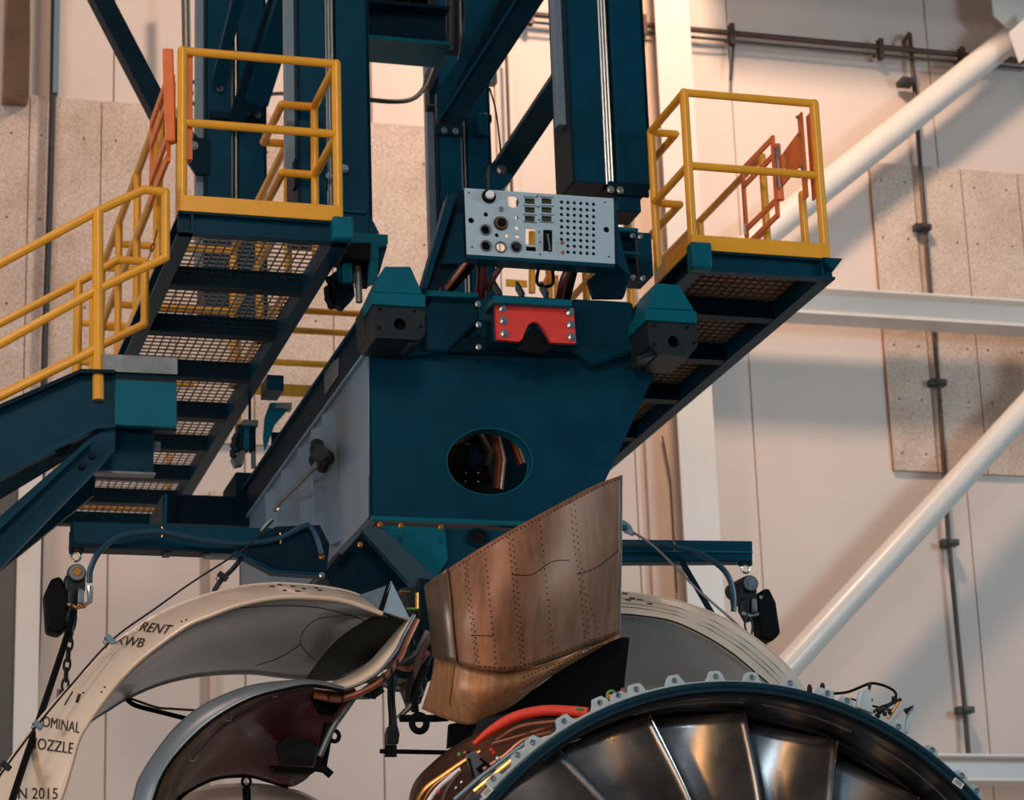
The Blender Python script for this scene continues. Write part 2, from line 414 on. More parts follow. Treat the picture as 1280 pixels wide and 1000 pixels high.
# diagonal braces
def brace(pa, pb, r, label, Y):
    a = PY(*pa, Y); b = PY(*pb, Y); d = (b-a)
    t = thing('diagonal_brace', label, 'brace', b)
    MB().tube([a-d*.1, b+d*.12], r, 32).build('pipe', M['white'], t)
    return t
t = brace((1290, 27), (960, 290), .165, 'thick white diagonal pipe brace rising to the roof beam at top right', 25.5)
MB().prism([PY(1262, 40, 25.0), PY(1290, 15, 25.0), PY(1300, 60, 25), PY(1275, 78, 25)], (0, .03, 0)).build('end_plate', M['white'], t)
t = brace((1285, 507), (990, 828), .15, 'white diagonal pipe brace in the lower right going down behind the engine', 25.2)
MB().box(13.9, 14.2, 24.8, 25.1, 9.9, 10.6).build('end_plate', M['white'], t)

# wall pipes
t = thing('wall_pipe', 'long brown horizontal pipe clipped to the wall under the roof edge', 'pipe', PY(1000, 50, 25.8))
a = PY(560, 8, 25.8); b = PY(1290, 77, 25.8)
MB().tube([a, b], .035, 12).build('pipe', M['rust'], t)
a2 = a-V((0, 0, .10)); b2 = b-V((0, 0, .10))
MB().tube([a2, b2], .018, 10).build('pipe', M['conduit'], t)
for x in (663, 804, 914, 1100, 1202):
    p = PY(x, 35+(x-860)*.1, 25.8); MB().box(p.x-.03, p.x+.03, 25.75, 25.78, p.z-.16, p.z+.10).box(p.x-.03, p.x+.03, 25.82, 25.85, p.z-.16, p.z+.10).box(p.x-.012, p.x+.012, 25.85, WY, p.z-.05, p.z-.02).build('clamp', M['rust'], t)
def conduit(pts, r, label, material, clamps=(), name='vertical_conduit'):
    t = thing(name, label, 'conduit', PY(*pts[-1], 25.85))
    MB().tube([PY(x, y, 25.85) for x, y in pts], r, 10).build('pipe', material, t)
    for x, y in clamps:
        p = PY(x, y, 25.85)
        MB().box(p.x-.10, p.x+.10, 25.78, 25.9, p.z-.035, p.z+.035).build('clamp', M['conduit'], t)
        MB().box(p.x-.05, p.x+.05, 25.74, WY, p.z-.02, p.z+.02).build('clamp_bracket', M['rust'], t)
    return t
t = conduit([(1137, 42), (1143, 110), (1160, 340), (1173, 480), (1186, 680), (1206, 887), (1212, 960)], .028, 'brown vertical conduit with four clamps down the right of the wall', M['rust'], [(1152, 285), (1171, 479), (1186, 679), (1205, 888)])
MB().rail([PY(1137, 42, 25.8), PY(1130, 52, 25.8), PY(1133, 62, 25.8)], .03, 8).build('elbow', M['rust'], t)
MB().box(*[PY(1124, 100, 25.8).x, PY(1140, 100, 25.8).x], 25.7, 25.9, PY(1130, 106, 25.8).z, PY(1130, 100, 25.8).z).build('stub_arm', M['conduit'], t)
conduit([(68, -10), (66, 120), (62, 260), (56, 430), (52, 600), (48, 760), (42, 900)], .036, 'dark grey vertical conduit down the speckled boards at the left', M['conduit'])
conduit([(633, 70), (636, 160), (640, 245)], .02, 'thin brown vertical conduit seen between the rear mast and the front right mast', M['rust'])
conduit([(828, 545), (838, 600), (842, 668), (846, 740)], .01, 'thin cable running down the shaded column side behind the right deck', M['rust'])
conduit([(917, 50), (913, 100)], .02, 'short dark conduit stub hanging off the horizontal wall pipe', M['conduit'])
t = thing('wall_beam_strip', 'grey strip standing upright on the wall above the speckled boards at the left', 'strip', PY(69, 120, 25.8))
MB().box(PY(66, 60, 25.9).x, PY(73, 60, 25.9).x, 25.8, WY, PY(69, 120, 25.9).z, 16.8).build('strip', M['post_grey'], t)
t = thing('hanging_conduit', 'pair of thin dark conduits rising behind the gate post of the left deck', 'conduit', PY(230, 55, 25.5))
for dx in (0, 6): MB().tube([PY(229+dx, -10, 25.6), PY(231+dx, 110, 25.6)], .022, 8).build('pipe', M['conduit'], t)
for pts, lb in (([(335, 118, 24.5), (352, 117, 24.5), (380, 119, 24.5)], 'short dark cable crossing behind the left masts'),
                ([(225, 100, 24), (240, 103, 24), (250, 97, 24), (256, 85, 24)], 'upper small black cable loop beside the left mast'),
                ([(228, 112, 24), (240, 128, 24), (256, 137, 24)], 'lower small black cable loop beside the left mast')):
    o = MB().tube(crom(curve3(pts), 20), .022, 8).build('cable', M['conduit']); tag(o, lb, 'cable')
o = MB().tube(crom(curve3([(455, 124, 19.0), (490, 127, 19.0), (515, 124, 19.2), (530, 110, 19.4), (541, 84, 19.6), (549, 68, 19.8)]), 40), .02, 10).build('cable', M['conduit'])
tag(o, 'thick grey cable sagging from the left mast up to the rear mast', 'cable')
o = MB().tube(crom(curve3([(612, 110, 19), (620, 140, 19), (626, 190, 19), (628, 215, 19)]), 30), .008, 6).build('cord', M['black'])
tag(o, 'thin black cord hanging between the rear mast and the teal brace', 'cord')

# ================================================================== MASTS
ZT = 16.9
def mast(name, x0, x1, Y, z0, label, groove=(.40, .60), rods=2, strip=True, rodz=None):
    t = thing(name, label, 'mast', ((x0+x1)/2, Y+.2, z0), 'lift masts')
    W = x1-x0; g0 = x0+W*groove[0]; g1 = x0+W*groove[1]
    MB().box(x0, g0, Y, Y+.42, z0, ZT).build('mast_profile', M['steel'], t, bev=.008)
    MB().box(g1, x1, Y, Y+.42, z0, ZT).build('mast_profile', M['steel'], t, bev=.008)
    MB().box(g0-.01, g1+.01, Y+.12, Y+.40, z0, ZT).build('web', M['steel_shade'], t)
    for i in range(rods):
        x = g0+(g1-g0)*(.25+.5*i/max(1, rods-1)) if rods > 1 else (g0+g1)/2
        MB().tube([(x, Y+.06, rodz if rodz else z0+.02), (x, Y+.06, ZT)], .011, 8).build('guide_rod', M['rod'], t)
    if strip:
        MB().box(x0-.075, x0, Y+.10, Y+.20, z0+.5, ZT).build('side_rail', M['post_grey'], t, bev=.004)
    MB().box(x0-.012, x0, Y-.01, Y+.42, z0, ZT).build('edge_flange', M['steel_shade'], t)
    MB().box(x1, x1+.012, Y-.01, Y+.42, z0, ZT).build('edge_flange', M['steel_shade'], t)
    return t
FB = 16.9
zB = PY(430, 292, FB).z
mB = mast('lift_mast', PY(373, 100, FB).x, PY(460, 100, FB).x, FB, zB, 'teal steel mast rising behind the right corner of the left deck', (.38, .56), 3)
zD = PY(790, 232, FB).z
mD = mast('lift_mast', PY(712, 100, FB).x, PY(806, 100, FB).x, FB, zD, 'broad teal steel mast standing over the right end of the control panel', (.42, .58), 3)
RA = 20.3
mA = mast('lift_mast', PY(258, 100, RA).x, PY(331, 100, RA).x, RA, 8.6, 'dark teal rear mast seen through the left deck railing', (.42, .56), 2)
mC = mast('lift_mast', PY(548, 180, RA).x, PY(612, 180, RA).x, RA, 8.6, 'teal rear mast standing directly above the left end of the control panel', (.44, .58), 2)
# bolt plates on the masts
def bplate(t, x0, y0, x1, y1, Y, bolts):
    boxpx(m := MB(), x0, y0, x1, y1, Y, .03); pl = m.build('bolt_plate', M['steel_shade'], t, bev=.004)
    for x, y in bolts: bolt(pl, PY(x, y, Y), (0, -1, 0), .022, .02)
bplate(mD, 761, 226, 812, 246, FB-.05, [(763, 237), (775, 238)])
bplate(mC, 544, 150, 577, 170, RA-.06, [(555, 163), (569, 164)])
bplate(mA, 262, 138, 330, 152, RA-.06, [(308, 142), (322, 144)])
bolt(mA, PY(275, 111, RA-.02), (0, -1, 0), .025, .03)
bolt(mB, PY(430, 211, FB-.02), (0, -1, 0), .025, .03)
boxpx(m := MB(), 368, 198, 410, 236, FB+.02, .1); m.build('bracket', M['steel_shade'], mB, bev=.005)
bolt(mB, PY(411, 220, FB), (0, -1, 0), .02, .03)
m = MB(); boxpx(m, 418, 262, 458, 266, FB-.03, .05); m.build('base_flange', M['steel_lit'], mB)
# small indexing pins down the front right mast
for y in range(10, 225, 27): MB().cyl(PY(749+y*.045, y, FB), PY(749+y*.045, y, FB-.012), .006, 6).build('index_pin', M['chrome'], mD)

# foot bracket under each front mast
def foot(x0, x1, yA, label, pxl):
    t = thing('pad_bracket', label, 'bracket', PY(*pxl, 16.7), 'mast foot brackets')
    return t
t = foot(0, 0, 0, 'teal bracket with black pad linking the left mast to the deck corner', (440, 300))
plateY('shelf_plate', [(434, 290), (485, 293), (485, 305), (478, 309), (434, 305)], 16.45, .5, M['steel_lit'], t, bev=.004)
plateY('gusset', [(462, 268), (474, 291), (462, 292)], 16.7, .03, M['steel'], t)
plateY('black_pad', [(437, 303), (464, 303), (462, 325), (430, 323)], 16.35, .25, M['black'], t, bev=.004)
plateY('gusset', [(464, 308), (484, 308), (474, 342), (462, 346)], 16.5, .03, M['steel'], t)
plateY('web_plate', [(463, 302), (474, 302), (472, 352), (461, 356)], 16.42, .05, M['steel_lit'], t)
m = MB(); boxpx(m, 424, 325, 443, 354, 16.5, .1); m.build('lug', M['steel'], t, bev=.004)
m = MB(); boxpx(m, 429, 323, 441, 353, 16.44, .04); m.build('lug', M['steel_lit'], t, bev=.004)
MB().cyl(PY(447, 326, 16.5), PY(449, 378, 16.5), .024).build('pin_rod', M['grey_steel'], t)
plateY('latch_body', [(412, 345), (420, 338), (442, 350), (444, 370), (430, 385), (414, 378)], 16.6, .1, M['steel_shade'], t, bev=.01)
m = MB()
for i in range(9): m.ball(PY(413+random.uniform(-5, 5), 350+i*4, 16.55), .03, 8, 5)
m.build('black_bungs', M['black'], t)
m = MB(); boxpx(m, 450, 315, 466, 350, 16.56, .2); m.build('rear_lug', M['steel_shade'], t)
t = foot(0, 0, 0, 'teal bracket block under the right mast beside the control panel', (790, 290))
m = MB(); boxpx(m, 771, 238, 802, 265, FB-.02, .3); m.build('foot_block', M['steel'], t, bev=.01)
m = MB(); boxpx(m, 769, 286, 797, 345, 16.3, .4); m.build('post', M['steel_shade'], t, bev=.01)
m = MB(); boxpx(m, 768, 283, 798, 290, 16.2, .1); m.build('cap_plate', M['steel_lit'], t, bev=.003)
m = MB(); boxpx(m, 768, 313, 800, 318, 16.2, .1); m.build('cap_plate', M['steel_lit'], t, bev=.003)
m = MB(); boxpx(m, 797, 290, 817, 345, 16.5, .3); m.build('side_plate', M['steel'], t, bev=.005)
for x, y in ((790, 295), (800, 296), (791, 347), (803, 348)): bolt(t, PY(x, y, 16.2), (0, -1, 0), .014, .03)

# diagonal and cross beams of the mast tower
def beam(name, a, b, Ya, Yb, w_, h, label, kind='box', material='steel', cat='beam', ext=0., up=None):
    A = PY(*a, Ya); B = PY(*b, Yb); d = B-A; A = A-d*ext
    t = thing(name, label, cat, B)
    m = MB()
    if kind == 'box': m.bar(A, B, w_, h, up)
    elif kind == 'i': m.ibeam(A, B, w_, h, .02, up)
    elif kind == 'c': m.channel(A, B, w_, h, -1, .018, up)
    m.build('beam', M[material], t, bev=.004)
    return t
t = thing('mast_brace', 'heavy teal diagonal box beam coming down to the rear mast above the panel', 'beam', PY(562, 150, 18.6))
MB().prism(poly([(640, -30), (700, -30), (579, 153), (547, 152)], 18.5), (0, .06, 0)).build('lower_face', M['steel_shade'], t, bev=.006)
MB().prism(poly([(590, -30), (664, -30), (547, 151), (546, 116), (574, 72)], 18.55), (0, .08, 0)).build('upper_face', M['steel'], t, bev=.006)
MB().prism(poly([(662, -30), (666, -30), (549, 152), (546, 151)], 18.42), (0, .1, 0)).build('edge_flange', M['steel'], t)
beam('mast_brace', (110, -30), (217, 175), 20.5, 20.3, .17, .18, 'dark teal square brace slanting down behind the left deck gate', material='steel_shade', ext=.3, up=(0, 1, 0))
beam('mast_brace', (352, -20), (296, 150), 19.4, 20.2, .14, .18, 'teal diagonal beam left of the pair above the left rear mast', material='steel_shade', up=(0, 1, 0))
beam('mast_brace', (366, -20), (322, 120), 19.0, 20.0, .20, .26, 'teal diagonal beam right of the pair above the left rear mast', material='steel', up=(0, 1, 0))
beam('mast_brace', (302, -20), (272, 100), 19.4, 20.2, .10, .14, 'slim teal strut with a bright edge in front of the left rear mast', material='steel', up=(0, 1, 0))
t = beam('knee_brace', (716, 82), (622, 222), 17.2, 19.0, .19, .2, 'round-ended teal knee brace pinned beside the rear mast right of the panel', material='steel', up=(0, 1, 0))
plateY('clevis', [(630, 195), (644, 171), (660, 185), (636, 230), (622, 242), (612, 236), (612, 205)], 18.7, .08, M['steel'], t, bev=.008)
bolt(t, PY(627, 212, 18.7), (0, -1, 0), .035, .04)
t = thing('cross_beam', 'dark teal horizontal beam joining the left mast to the mast above the panel', 'beam', PY(500, 50, 18.5))
m = MB(); a = PY(452, 12, 18.3); b = PY(558, 62, 18.3); m.box(a.x, b.x, 18.3, 18.33, b.z, a.z+.05); m.build('web', M['steel_shade'], t)
MB().box(a.x, b.x, 18.15, 18.6, b.z-.03, b.z).build('bottom_flange', M['steel_lit'], t)
MB().box(a.x, b.x, 18.15, 18.6, a.z, a.z+.03).build('top_flange', M['steel_shade'], t)
m = MB()
for i in range(7): 
    p = PY(466+i*11, 6-random.uniform(0, 4), 18.4); s_ = .05+.03*random.random(); m.box(p.x-s_, p.x+s_, 18.35, 18.5, p.z-.06, p.z+.07)
m.build('cable_clips', M['dark'], t)
m = MB(); m.tube([PY(566, -20, 18.9), PY(566, 66, 18.9)], .06, 16); o = m.build('hydraulic_strut', M['dark']); tag(o, 'dark upright hydraulic strut above the control panel beside the cross beam', 'strut')
t = thing('cable_gland', 'dark bracket with cable gland on the left face of the rear mast', 'bracket', PY(538, 100, 19.9))
MB().tube([PY(534, 108, 19.8), PY(552, 68, 19.8)], .045, 12).build('gland', M['dark'], t)
MB().box(PY(534, 88, 19.9).x, PY(546, 88, 19.9).x, 19.85, 20.0, PY(534, 134, 19.9).z, PY(534, 88, 19.9).z).build('plate', M['steel_shade'], t)
MB().tube([PY(533, 132, 19.8), PY(556, 132, 19.8)], .012, 8).build('pin', M['dark'], t)
t = thing('limit_switch', 'small grey limit switch with teal housing on the rear mast above the panel', 'switch', PY(600, 150, 20))
m = MB(); boxpx(m, 597, 140, 611, 168, RA-.12, .1); m.build('housing', M['steel'], t, bev=.01)
m = MB(); boxpx(m, 612, 88, 622, 104, RA-.12, .1); m.build('box', M['grey_steel'], t, bev=.01)
m = MB(); boxpx(m, 609, 143, 615, 152, RA-.1, .1); m.build('roller', M['black'], t)
t = thing('brace_lug', 'dark teal lug plate on the left rear mast behind the orange gate', 'bracket', PY(245, 190, RA))
plateY('plate', [(236, 158), (248, 172), (262, 172), (262, 218), (245, 217), (234, 200)], RA-.02, .05, M['steel_shade'], t, bev=.004)
bolt(t, PY(242, 182, RA-.02), (0, -1, 0), .03, .03)

# ================================================================== ACCESS DECKS
def grating(parent, x0, x1, y0, y1, z, pitch=.062, cp=.085):
    m = MB(); n = int((x1-x0)/pitch)
    for i in range(n+1):
        x = x0+(x1-x0)*i/n; m.box(x-.0035, x+.0035, y0, y1, z-.014, z)
    n = int((y1-y0)/cp)
    for i in range(n+1):
        y = y0+(y1-y0)*i/n; m.box(x0, x1, y-.0035, y+.0035, z-.012, z)
    return tag(m.build('grating', M['grate'], parent, smooth=False), kind='stuff')
RR = .030
def deck(label, x0, x1, joists, y0, y1, z0, toe_right):
    t = thing('access_deck', label, 'platform', ((x0+x1)/2, y0, z0), 'access decks either side of the masts')
    zt = z0+.155
    # front channel: recessed web between flanges
    f = MB(); f.box(x0, x1, y0, y0+.09, z0, z0+.018).box(x0, x1, y0, y0+.09, zt-.018, zt).box(x0, x1, y0+.05, y0+.07, z0+.018, zt-.018)
    f.build('front_channel', M['steel'], t, bev=.003)
    m = MB(); m.channel((x0+.05, y0+.01, z0+.0775), (x0+.05, y1, z0+.0775), .10, .155, 1); m.build('side_channel', M['steel'], t)
    m = MB(); m.channel((x1-.05, y0+.01, z0+.0775), (x1-.05, y1, z0+.0775), .10, .155, -1); m.build('side_channel', M['steel'], t)
    ys = [y0+.07]+joists+[y1]
    for y in joists:
        MB().box(x0+.1, x1-.1, y-.05, y+.07, z0+.006, z0+.020).box(x0+.1, x1-.1, y-.05, y-.038, z0+.02, zt-.004).build('joist', M['steel_shade'], t)
    MB().box(x0, x1, y1-.1, y1, z0, z0+.018).box(x0, x1, y1-.02, y1, z0, zt).build('rear_channel', M['steel'], t)
    for a, b in zip(ys[:-1], ys[1:]): grating(t, x0+.03, x1-.03, a+.01, b-.01, zt)
    return t, zt
JL = [17.12, 18.18, 19.28, 20.4, 21.4, 22.4, 23.3]
LX0, LX1 = 2.42, 3.59
Ld, LZ = deck('left access deck of teal channels with see-through grating and yellow railings', LX0, LX1, JL, 16.0, 24.2, 7.73, True)
RX0, RX1 = 6.10, 7.21
Rd, RZ = deck('right access deck of teal channels with grating and yellow railings beside the white column', RX0, RX1, [17.0, 18.05, 19.15, 20.3], 16.0, 21.6, 7.70, False)
MB().box(RX0+.04, RX1-.04, 16.1, 21.5, RZ+.002, RZ+.02).build('plywood_cover', M['tan_edge'], Rd)
RT_ = LZ+1.215
MB().box(LX1-.12, LX1+.03, 15.94, 16.1, 7.735, LZ+.02).build('corner_block', M['steel_lit'], Ld, bev=.02)
MB().box(RX0-.02, RX0+.14, 15.93, 16.05, 7.69, RZ+.04).build('corner_block', M['steel_lit'], Rd, bev=.02)
MB().prism([V((RX1-.10, 15.98, RZ)), V((RX1+.06, 15.98, RZ)), V((RX1-.02, 15.98, RZ-.10))], (0, .05, 0)).build('end_gusset', M['steel'], Rd)
def pipe(pts, parent, name='rail', r=RR, material=None): return MB().rail(pts, r, 12).build(name, material or M['yellow'], parent)
def post(parent, x, y, z0, z1, r=RR): return MB().tube([(x, y, z0), (x, y, z1)], r, 14).ball((x, y, z1), r).build('post', M['yellow'], parent)
# --- left deck railing
zt, zm = 9.08, LZ+.66
xl, xr = 2.445, 3.53
post(Ld, xl, 16.03, LZ, zt, .036); post(Ld, xr, 16.03, LZ, zt, .034)
pipe([(xl, 16.03, zt), (xr, 16.03, zt)], Ld); pipe([(xl, 16.03, zm), (xr, 16.03, zm)], Ld)
MB().box(xl-.02, xr+.02, 15.985, 15.997, LZ-.005, LZ+.11).build('toe_board', M['yellow'], Ld, bev=.003)
# right side, jogging round the mast
ja = [(xr, 16.03), (xr, 16.80), (3.29, 16.80), (3.29, 17.52), (3.47, 17.52), (3.47, 19.9)]
for z in (zt, zm): pipe([(x, y, z) for x, y in ja], Ld)
for x, y in ((xr, 16.80), (3.47, 17.52), (3.47, 18.7), (3.47, 19.9)): post(Ld, x, y, LZ, zt)
MB().box(3.47, 3.48, 17.5, 19.9, LZ, LZ+.11).build('toe_board', M['yellow'], Ld)
# left side beyond the gate opening
post(Ld, xl, 17.17, LZ, zt, .036)
for z in (zt, zm): pipe([(xl, 17.17, z), (xl, 20.5, z)], Ld)
for y in (18.3, 19.4, 20.5): post(Ld, xl, y, LZ, zt)
MB().box(xl-.01, xl, 17.2, 20.5, LZ, LZ+.11).build('toe_board', M['yellow'], Ld)
# rear railing of the left deck
pipe([(LX0+.03, 24.1, zt), (LX1-.03, 24.1, zt)], Ld); pipe([(LX0+.03, 24.1, zm), (LX1-.03, 24.1, zm)], Ld)
post(Ld, LX0+.03, 24.1, LZ, zt); post(Ld, LX1-.03, 24.1, LZ, zt)
MB().box(LX0+.03, LX1-.03, 24.08, 24.1, LZ, LZ+.12).build('toe_board', M['yellow'], Ld)
for yy in (19.9, 20.5, 22.0):
    for z in (zt, zm): pipe([(xl, yy, z), (3.47, yy, z)], Ld, 'cross_rail')
MB().box(LX0, LX1, 24.2, 24.21, 7.73, 7.76).build('rear_lip', M['grey_steel'], Ld)
# --- right deck railing
zt2, zm2 = 9.09, RZ+.66
xa, xb = 6.13, 7.155
post(Rd, xa, 16.03, RZ, zt2, .034); post(Rd, xb, 16.03, RZ, zt2, .036); post(Rd, xb-.03, 16.3, RZ, zt2-.62, .03)
for z in (zt2, zm2): pipe([(xa, 16.03, z), (xb, 16.03, z)], Rd)
MB().box(xa-.02, xb+.02, 15.985, 15.997, RZ-.005, RZ+.11).build('toe_board', M['yellow'], Rd, bev=.003)
jb = [(xa, 16.03), (xa, 16.78), (6.33, 16.78), (6.33, 17.5), (6.16, 17.5), (6.16, 19.6)]
for z in (zt2, zm2): pipe([(x, y, z) for x, y in jb], Rd)
for x, y in ((xa, 16.78), (6.16, 17.5), (6.16, 18.6), (6.16, 19.6)): post(Rd, x, y, RZ-.15, zt2)
MB().box(xa-.03, xa-.02, 16.0, 16.78, RZ-.005, RZ+.11).build('toe_board', M['yellow'], Rd)
post(Rd, 7.15, 17.08, RZ, zt2)
for z in (zt2, zm2-.02): pipe([(7.15, 17.08, z), (7.15, 19.6, z)], Rd)
post(Rd, 7.15, 18.5, RZ, zt2); post(Rd, 7.15, 19.6, RZ, zt2)
# --- rear crossover railing between the decks
t = thing('rear_railing', 'yellow crossover railing seen behind the frame between the two decks', 'railing', (5, 21.1, 8))
for y in (388, 413, 454):
    a = PY(372, y, 21.1); pipe([(3.7, 21.1, a.z), (6.05, 21.1, a.z)], t)
a = PY(385, 484, 21.1); MB().box(3.7, 6.05, 21.1, 21.115, a.z-.09, a.z+.02).build('toe_board', M['yellow'], t)
for x in (3.72, 4.9, 6.03): post(t, x, 21.1, 7.9, PY(372, 388, 21.1).z)
t = thing('rear_railing', 'short yellow rail and post visible under the control panel', 'railing', PY(665, 350, 19.5))
a = PY(633, 353, 19.5); b = PY(659, 355, 19.5); MB().box(a.x, b.x, 19.5, 19.52, a.z-.03, a.z+.03).build('rail', M['yellow'], t)
MB().tube([PY(665, 290, 19.5), PY(665, 366, 19.5)], .03, 12).build('post', M['yellow'], t)
MB().tube([PY(695, 345, 19.5), PY(696, 385, 19.5)], .022, 12).build('post', M['yellow'], t)
MB().bar(PY(678, 358, 19.5), PY(690, 335, 19.5), .04, .03).build('diagonal_bar', M['orange'], t)

# --- safety gates
def gate_open(label):
    X = 7.05
    t = thing('safety_gate', label, 'gate', PX(1012, 237, X), 'orange self-closing safety gates')
    def g(px, py): return PX(px, py, X)
    def bar(a, b, name='bar', w_=.035, h=.012): return MB().bar(a, b, h, w_, (0, 0, 1) if abs((V(b)-V(a)).normalized().z) < .8 else (0, 1, 0)).build(name, M['orange'], t, bev=.002)
    Y1, Y2 = 16.60, 17.26
    zs = [9.10, 8.93, 8.63, 8.46]
    zs = [g(983, 155).z, g(985, 176).z, g(993, 228).z, g(992, 250).z]
    for z in zs: bar((X, Y1, z), (X, Y2, z), 'bar', .045, .018)
    MB().box(X-.012, X+.012, Y1-.012, Y1+.03, zs[3]-.02, zs[0]+.02).build('upright', M['orange'], t, bev=.002)
    MB().box(X-.012, X+.012, Y2-.03, Y2+.012, zs[3]-.02, zs[0]+.02).build('upright', M['orange'], t, bev=.002)
    MB().tube([(X, Y1-.06, zs[2]-.03), (X, Y1-.06, zs[1]+.06)], .03, 12).build('hinge_tube', M['orange'], t)
    MB().tube([(X-.02, Y1-.10, zs[2]+.05), (X-.02, Y1-.10, zs[1]+.02)], .016, 10).build('spring', M['chrome'], t)
    MB().prism([V((X, 16.50, zs[1]-.06)), V((X+.01, 16.14, zs[1]-.0)), V((X+.01, 16.14, zs[2]+.10)), V((X, 16.50, zs[2]+.06))], (.012, 0, 0)).build('hinge_plate', M['orange'], t, bev=.002)
    for dx in (0, .07):
        MB().box(7.06+dx, 7.075+dx, 16.06, 16.14, RZ+.50, zt2-.06).build('mounting_strap', M['orange'], t, bev=.003)
    for z in (zs[1]-.05, zs[2]+.06, zs[1]+.1): bolt(t, (7.055, 16.1, z), (-1, 0, 0), .012, .02)
    MB().box(X-.016, X-.012, Y2-.03, Y2+.01, zs[3]+.08, zs[3]+.17).build('sticker', M['label'], t)
    return t
gate_open('orange spring gate with four bars standing in the right deck railing')
def gate_edge(label):
    X = 2.42
    t = thing('safety_gate', label, 'gate', (X, 16.1, 8.2), 'orange self-closing safety gates')
    a = PY(216, 60, 16.06); b = PY(218, 176, 16.06)
    MB().bar((X-.07, 16.08, a.z), (X-.05, 16.08, b.z), .075, .03, (0, 1, 0)).build('mounting_strap', M['orange'], t, bev=.01)
    MB().box(X+.035, X+.10, 16.05, 16.11, PY(236, 200, 16.06).z, PY(236, 62, 16.06).z).build('mounting_strap', M['orange'], t, bev=.004)
    for z in (PY(238, 110, 16).z, PY(238, 163, 16).z): bolt(t, (X+.09, 16.08, z), (1, 0, 0), .014, .02)
    z0 = 8.0
    zs = [PX(207, 148, X).z, PX(208, 165, X).z-.05, PX(210, 215, X).z, PX(211, 235, X).z]
    for z in (8.96, 8.80, 8.52, 8.36): MB().box(X-.055, X-.03, 16.25, 17.08, z-.035, z+.035).build('bar', M['orange'], t, bev=.003)
    MB().box(X-.05, X-.025, 16.22, 16.26, 8.33, 9.0).build('upright', M['orange'], t)
    MB().box(X-.05, X-.025, 17.06, 17.10, 8.33, 9.0).build('upright', M['orange'], t)
    MB().tube([(X-.03, 16.17, 8.45), (X-.03, 16.17, 8.9)], .03, 12).build('hinge_tube', M['orange'], t)
    MB().prism([V((X-.03, 16.20, 8.86)), V((X-.03, 16.08, 8.92)), V((X-.03, 16.08, 8.45)), V((X-.03, 16.20, 8.5))], (.012, 0, 0)).build('hinge_plate', M['orange'], t)
    MB().box(X-.054, X-.05, 16.225, 16.255, 8.5, 8.6).build('sticker', M['label'], t)
    return t
gate_edge('orange safety gate seen edge on at the left corner of the left deck')

# ================================================================== STAIR at the left
st = thing('access_stair', 'teal stair with yellow handrails coming up to the left deck', 'stair', (1.9, 16, 6.4))
YN, YFAR = 15.97, 17.0
def PN(x, y): return PY(x, y, YN)
# near stringer
MB().prism(poly([(-30, 522), (101, 464), (144, 465), (144, 530), (119, 534), (-30, 612)], YN), (0, .02, 0)).build('stringer', M['steel'], st)
MB().prism(poly([(-30, 518), (101, 461), (144, 462), (144, 466), (101, 466), (-30, 524)], YN-.07), (0, .1, 0)).build('stringer_flange', M['steel_shade'], st)
MB().prism(poly([(-30, 606), (119, 530), (144, 529), (144, 534), (120, 536), (-30, 614)], YN-.07), (0, .1, 0)).build('stringer_flange', M['steel'], st)
MB().prism(poly([(144, 474), (221, 478), (221, 534), (144, 531)], YN-.05), (0, .06, 0)).build('landing_fascia', M['steel_lit'], st, bev=.003)
MB().prism(poly([(128, 442), (222, 447), (222, 468), (128, 464)], YN-.05), (0, .01, 0)).build('kick_plate', M['grey_steel'], st, bev=.002)
MB().prism(poly([(144, 464), (222, 467), (221, 475), (144, 472)], YN-.03), (0, .08, 0)).build('landing_flange', M['steel_shade'], st)
MB().box(PN(119, 500).x, PN(221, 500).x, YN, YN+.10, PN(221, 536).z-.012, PN(221, 536).z).build('landing_soffit', M['steel_shade'], st)
m = MB(); a = PY(120, 538, 16.15); b = PY(192, 592, 16.15); m.box(a.x, b.x, 16.15, 16.22, b.z, a.z); m.build('landing_box', M['steel'], st, bev=.004)
m = MB(); m.box(a.x, b.x+.01, 16.12, 16.22, b.z-.015, b.z); m.build('box_flange', M['grey_steel'], st)
m = MB(); a = PY(196, 540, 16.5); m.box(b.x-.02, b.x+.06, 16.25, 16.28, PY(196, 592, 16.5).z+.1, PN(221, 536).z-.012); m.build('box_gusset', M['grey_steel'], st)
# far stringer
MB().prism(poly([(-30, 560), (70, 512), (150, 510), (150, 545), (90, 570), (-30, 642)], YFAR), (0, .02, 0)).build('stringer', M['steel_shade'], st)
# treads
for i in range(6):
    x1 = 1.86-i*.27; z = PN(101, 466).z-.06-i*.17
    tr = MB(); 
    for k in range(7): tr.box(x1-.25+k*.04, x1-.245+k*.04, YN+.03, YFAR, z-.03, z)
    for k in range(10): tr.box(x1-.25, x1, YN+.05+k*.1, YN+.056+k*.1, z-.012, z)
    tr.build('tread', M['grate'], st, smooth=False)
grating(st, PN(119, 500).x, PN(221, 500).x, YN+.06, YFAR, PN(221, 467).z)
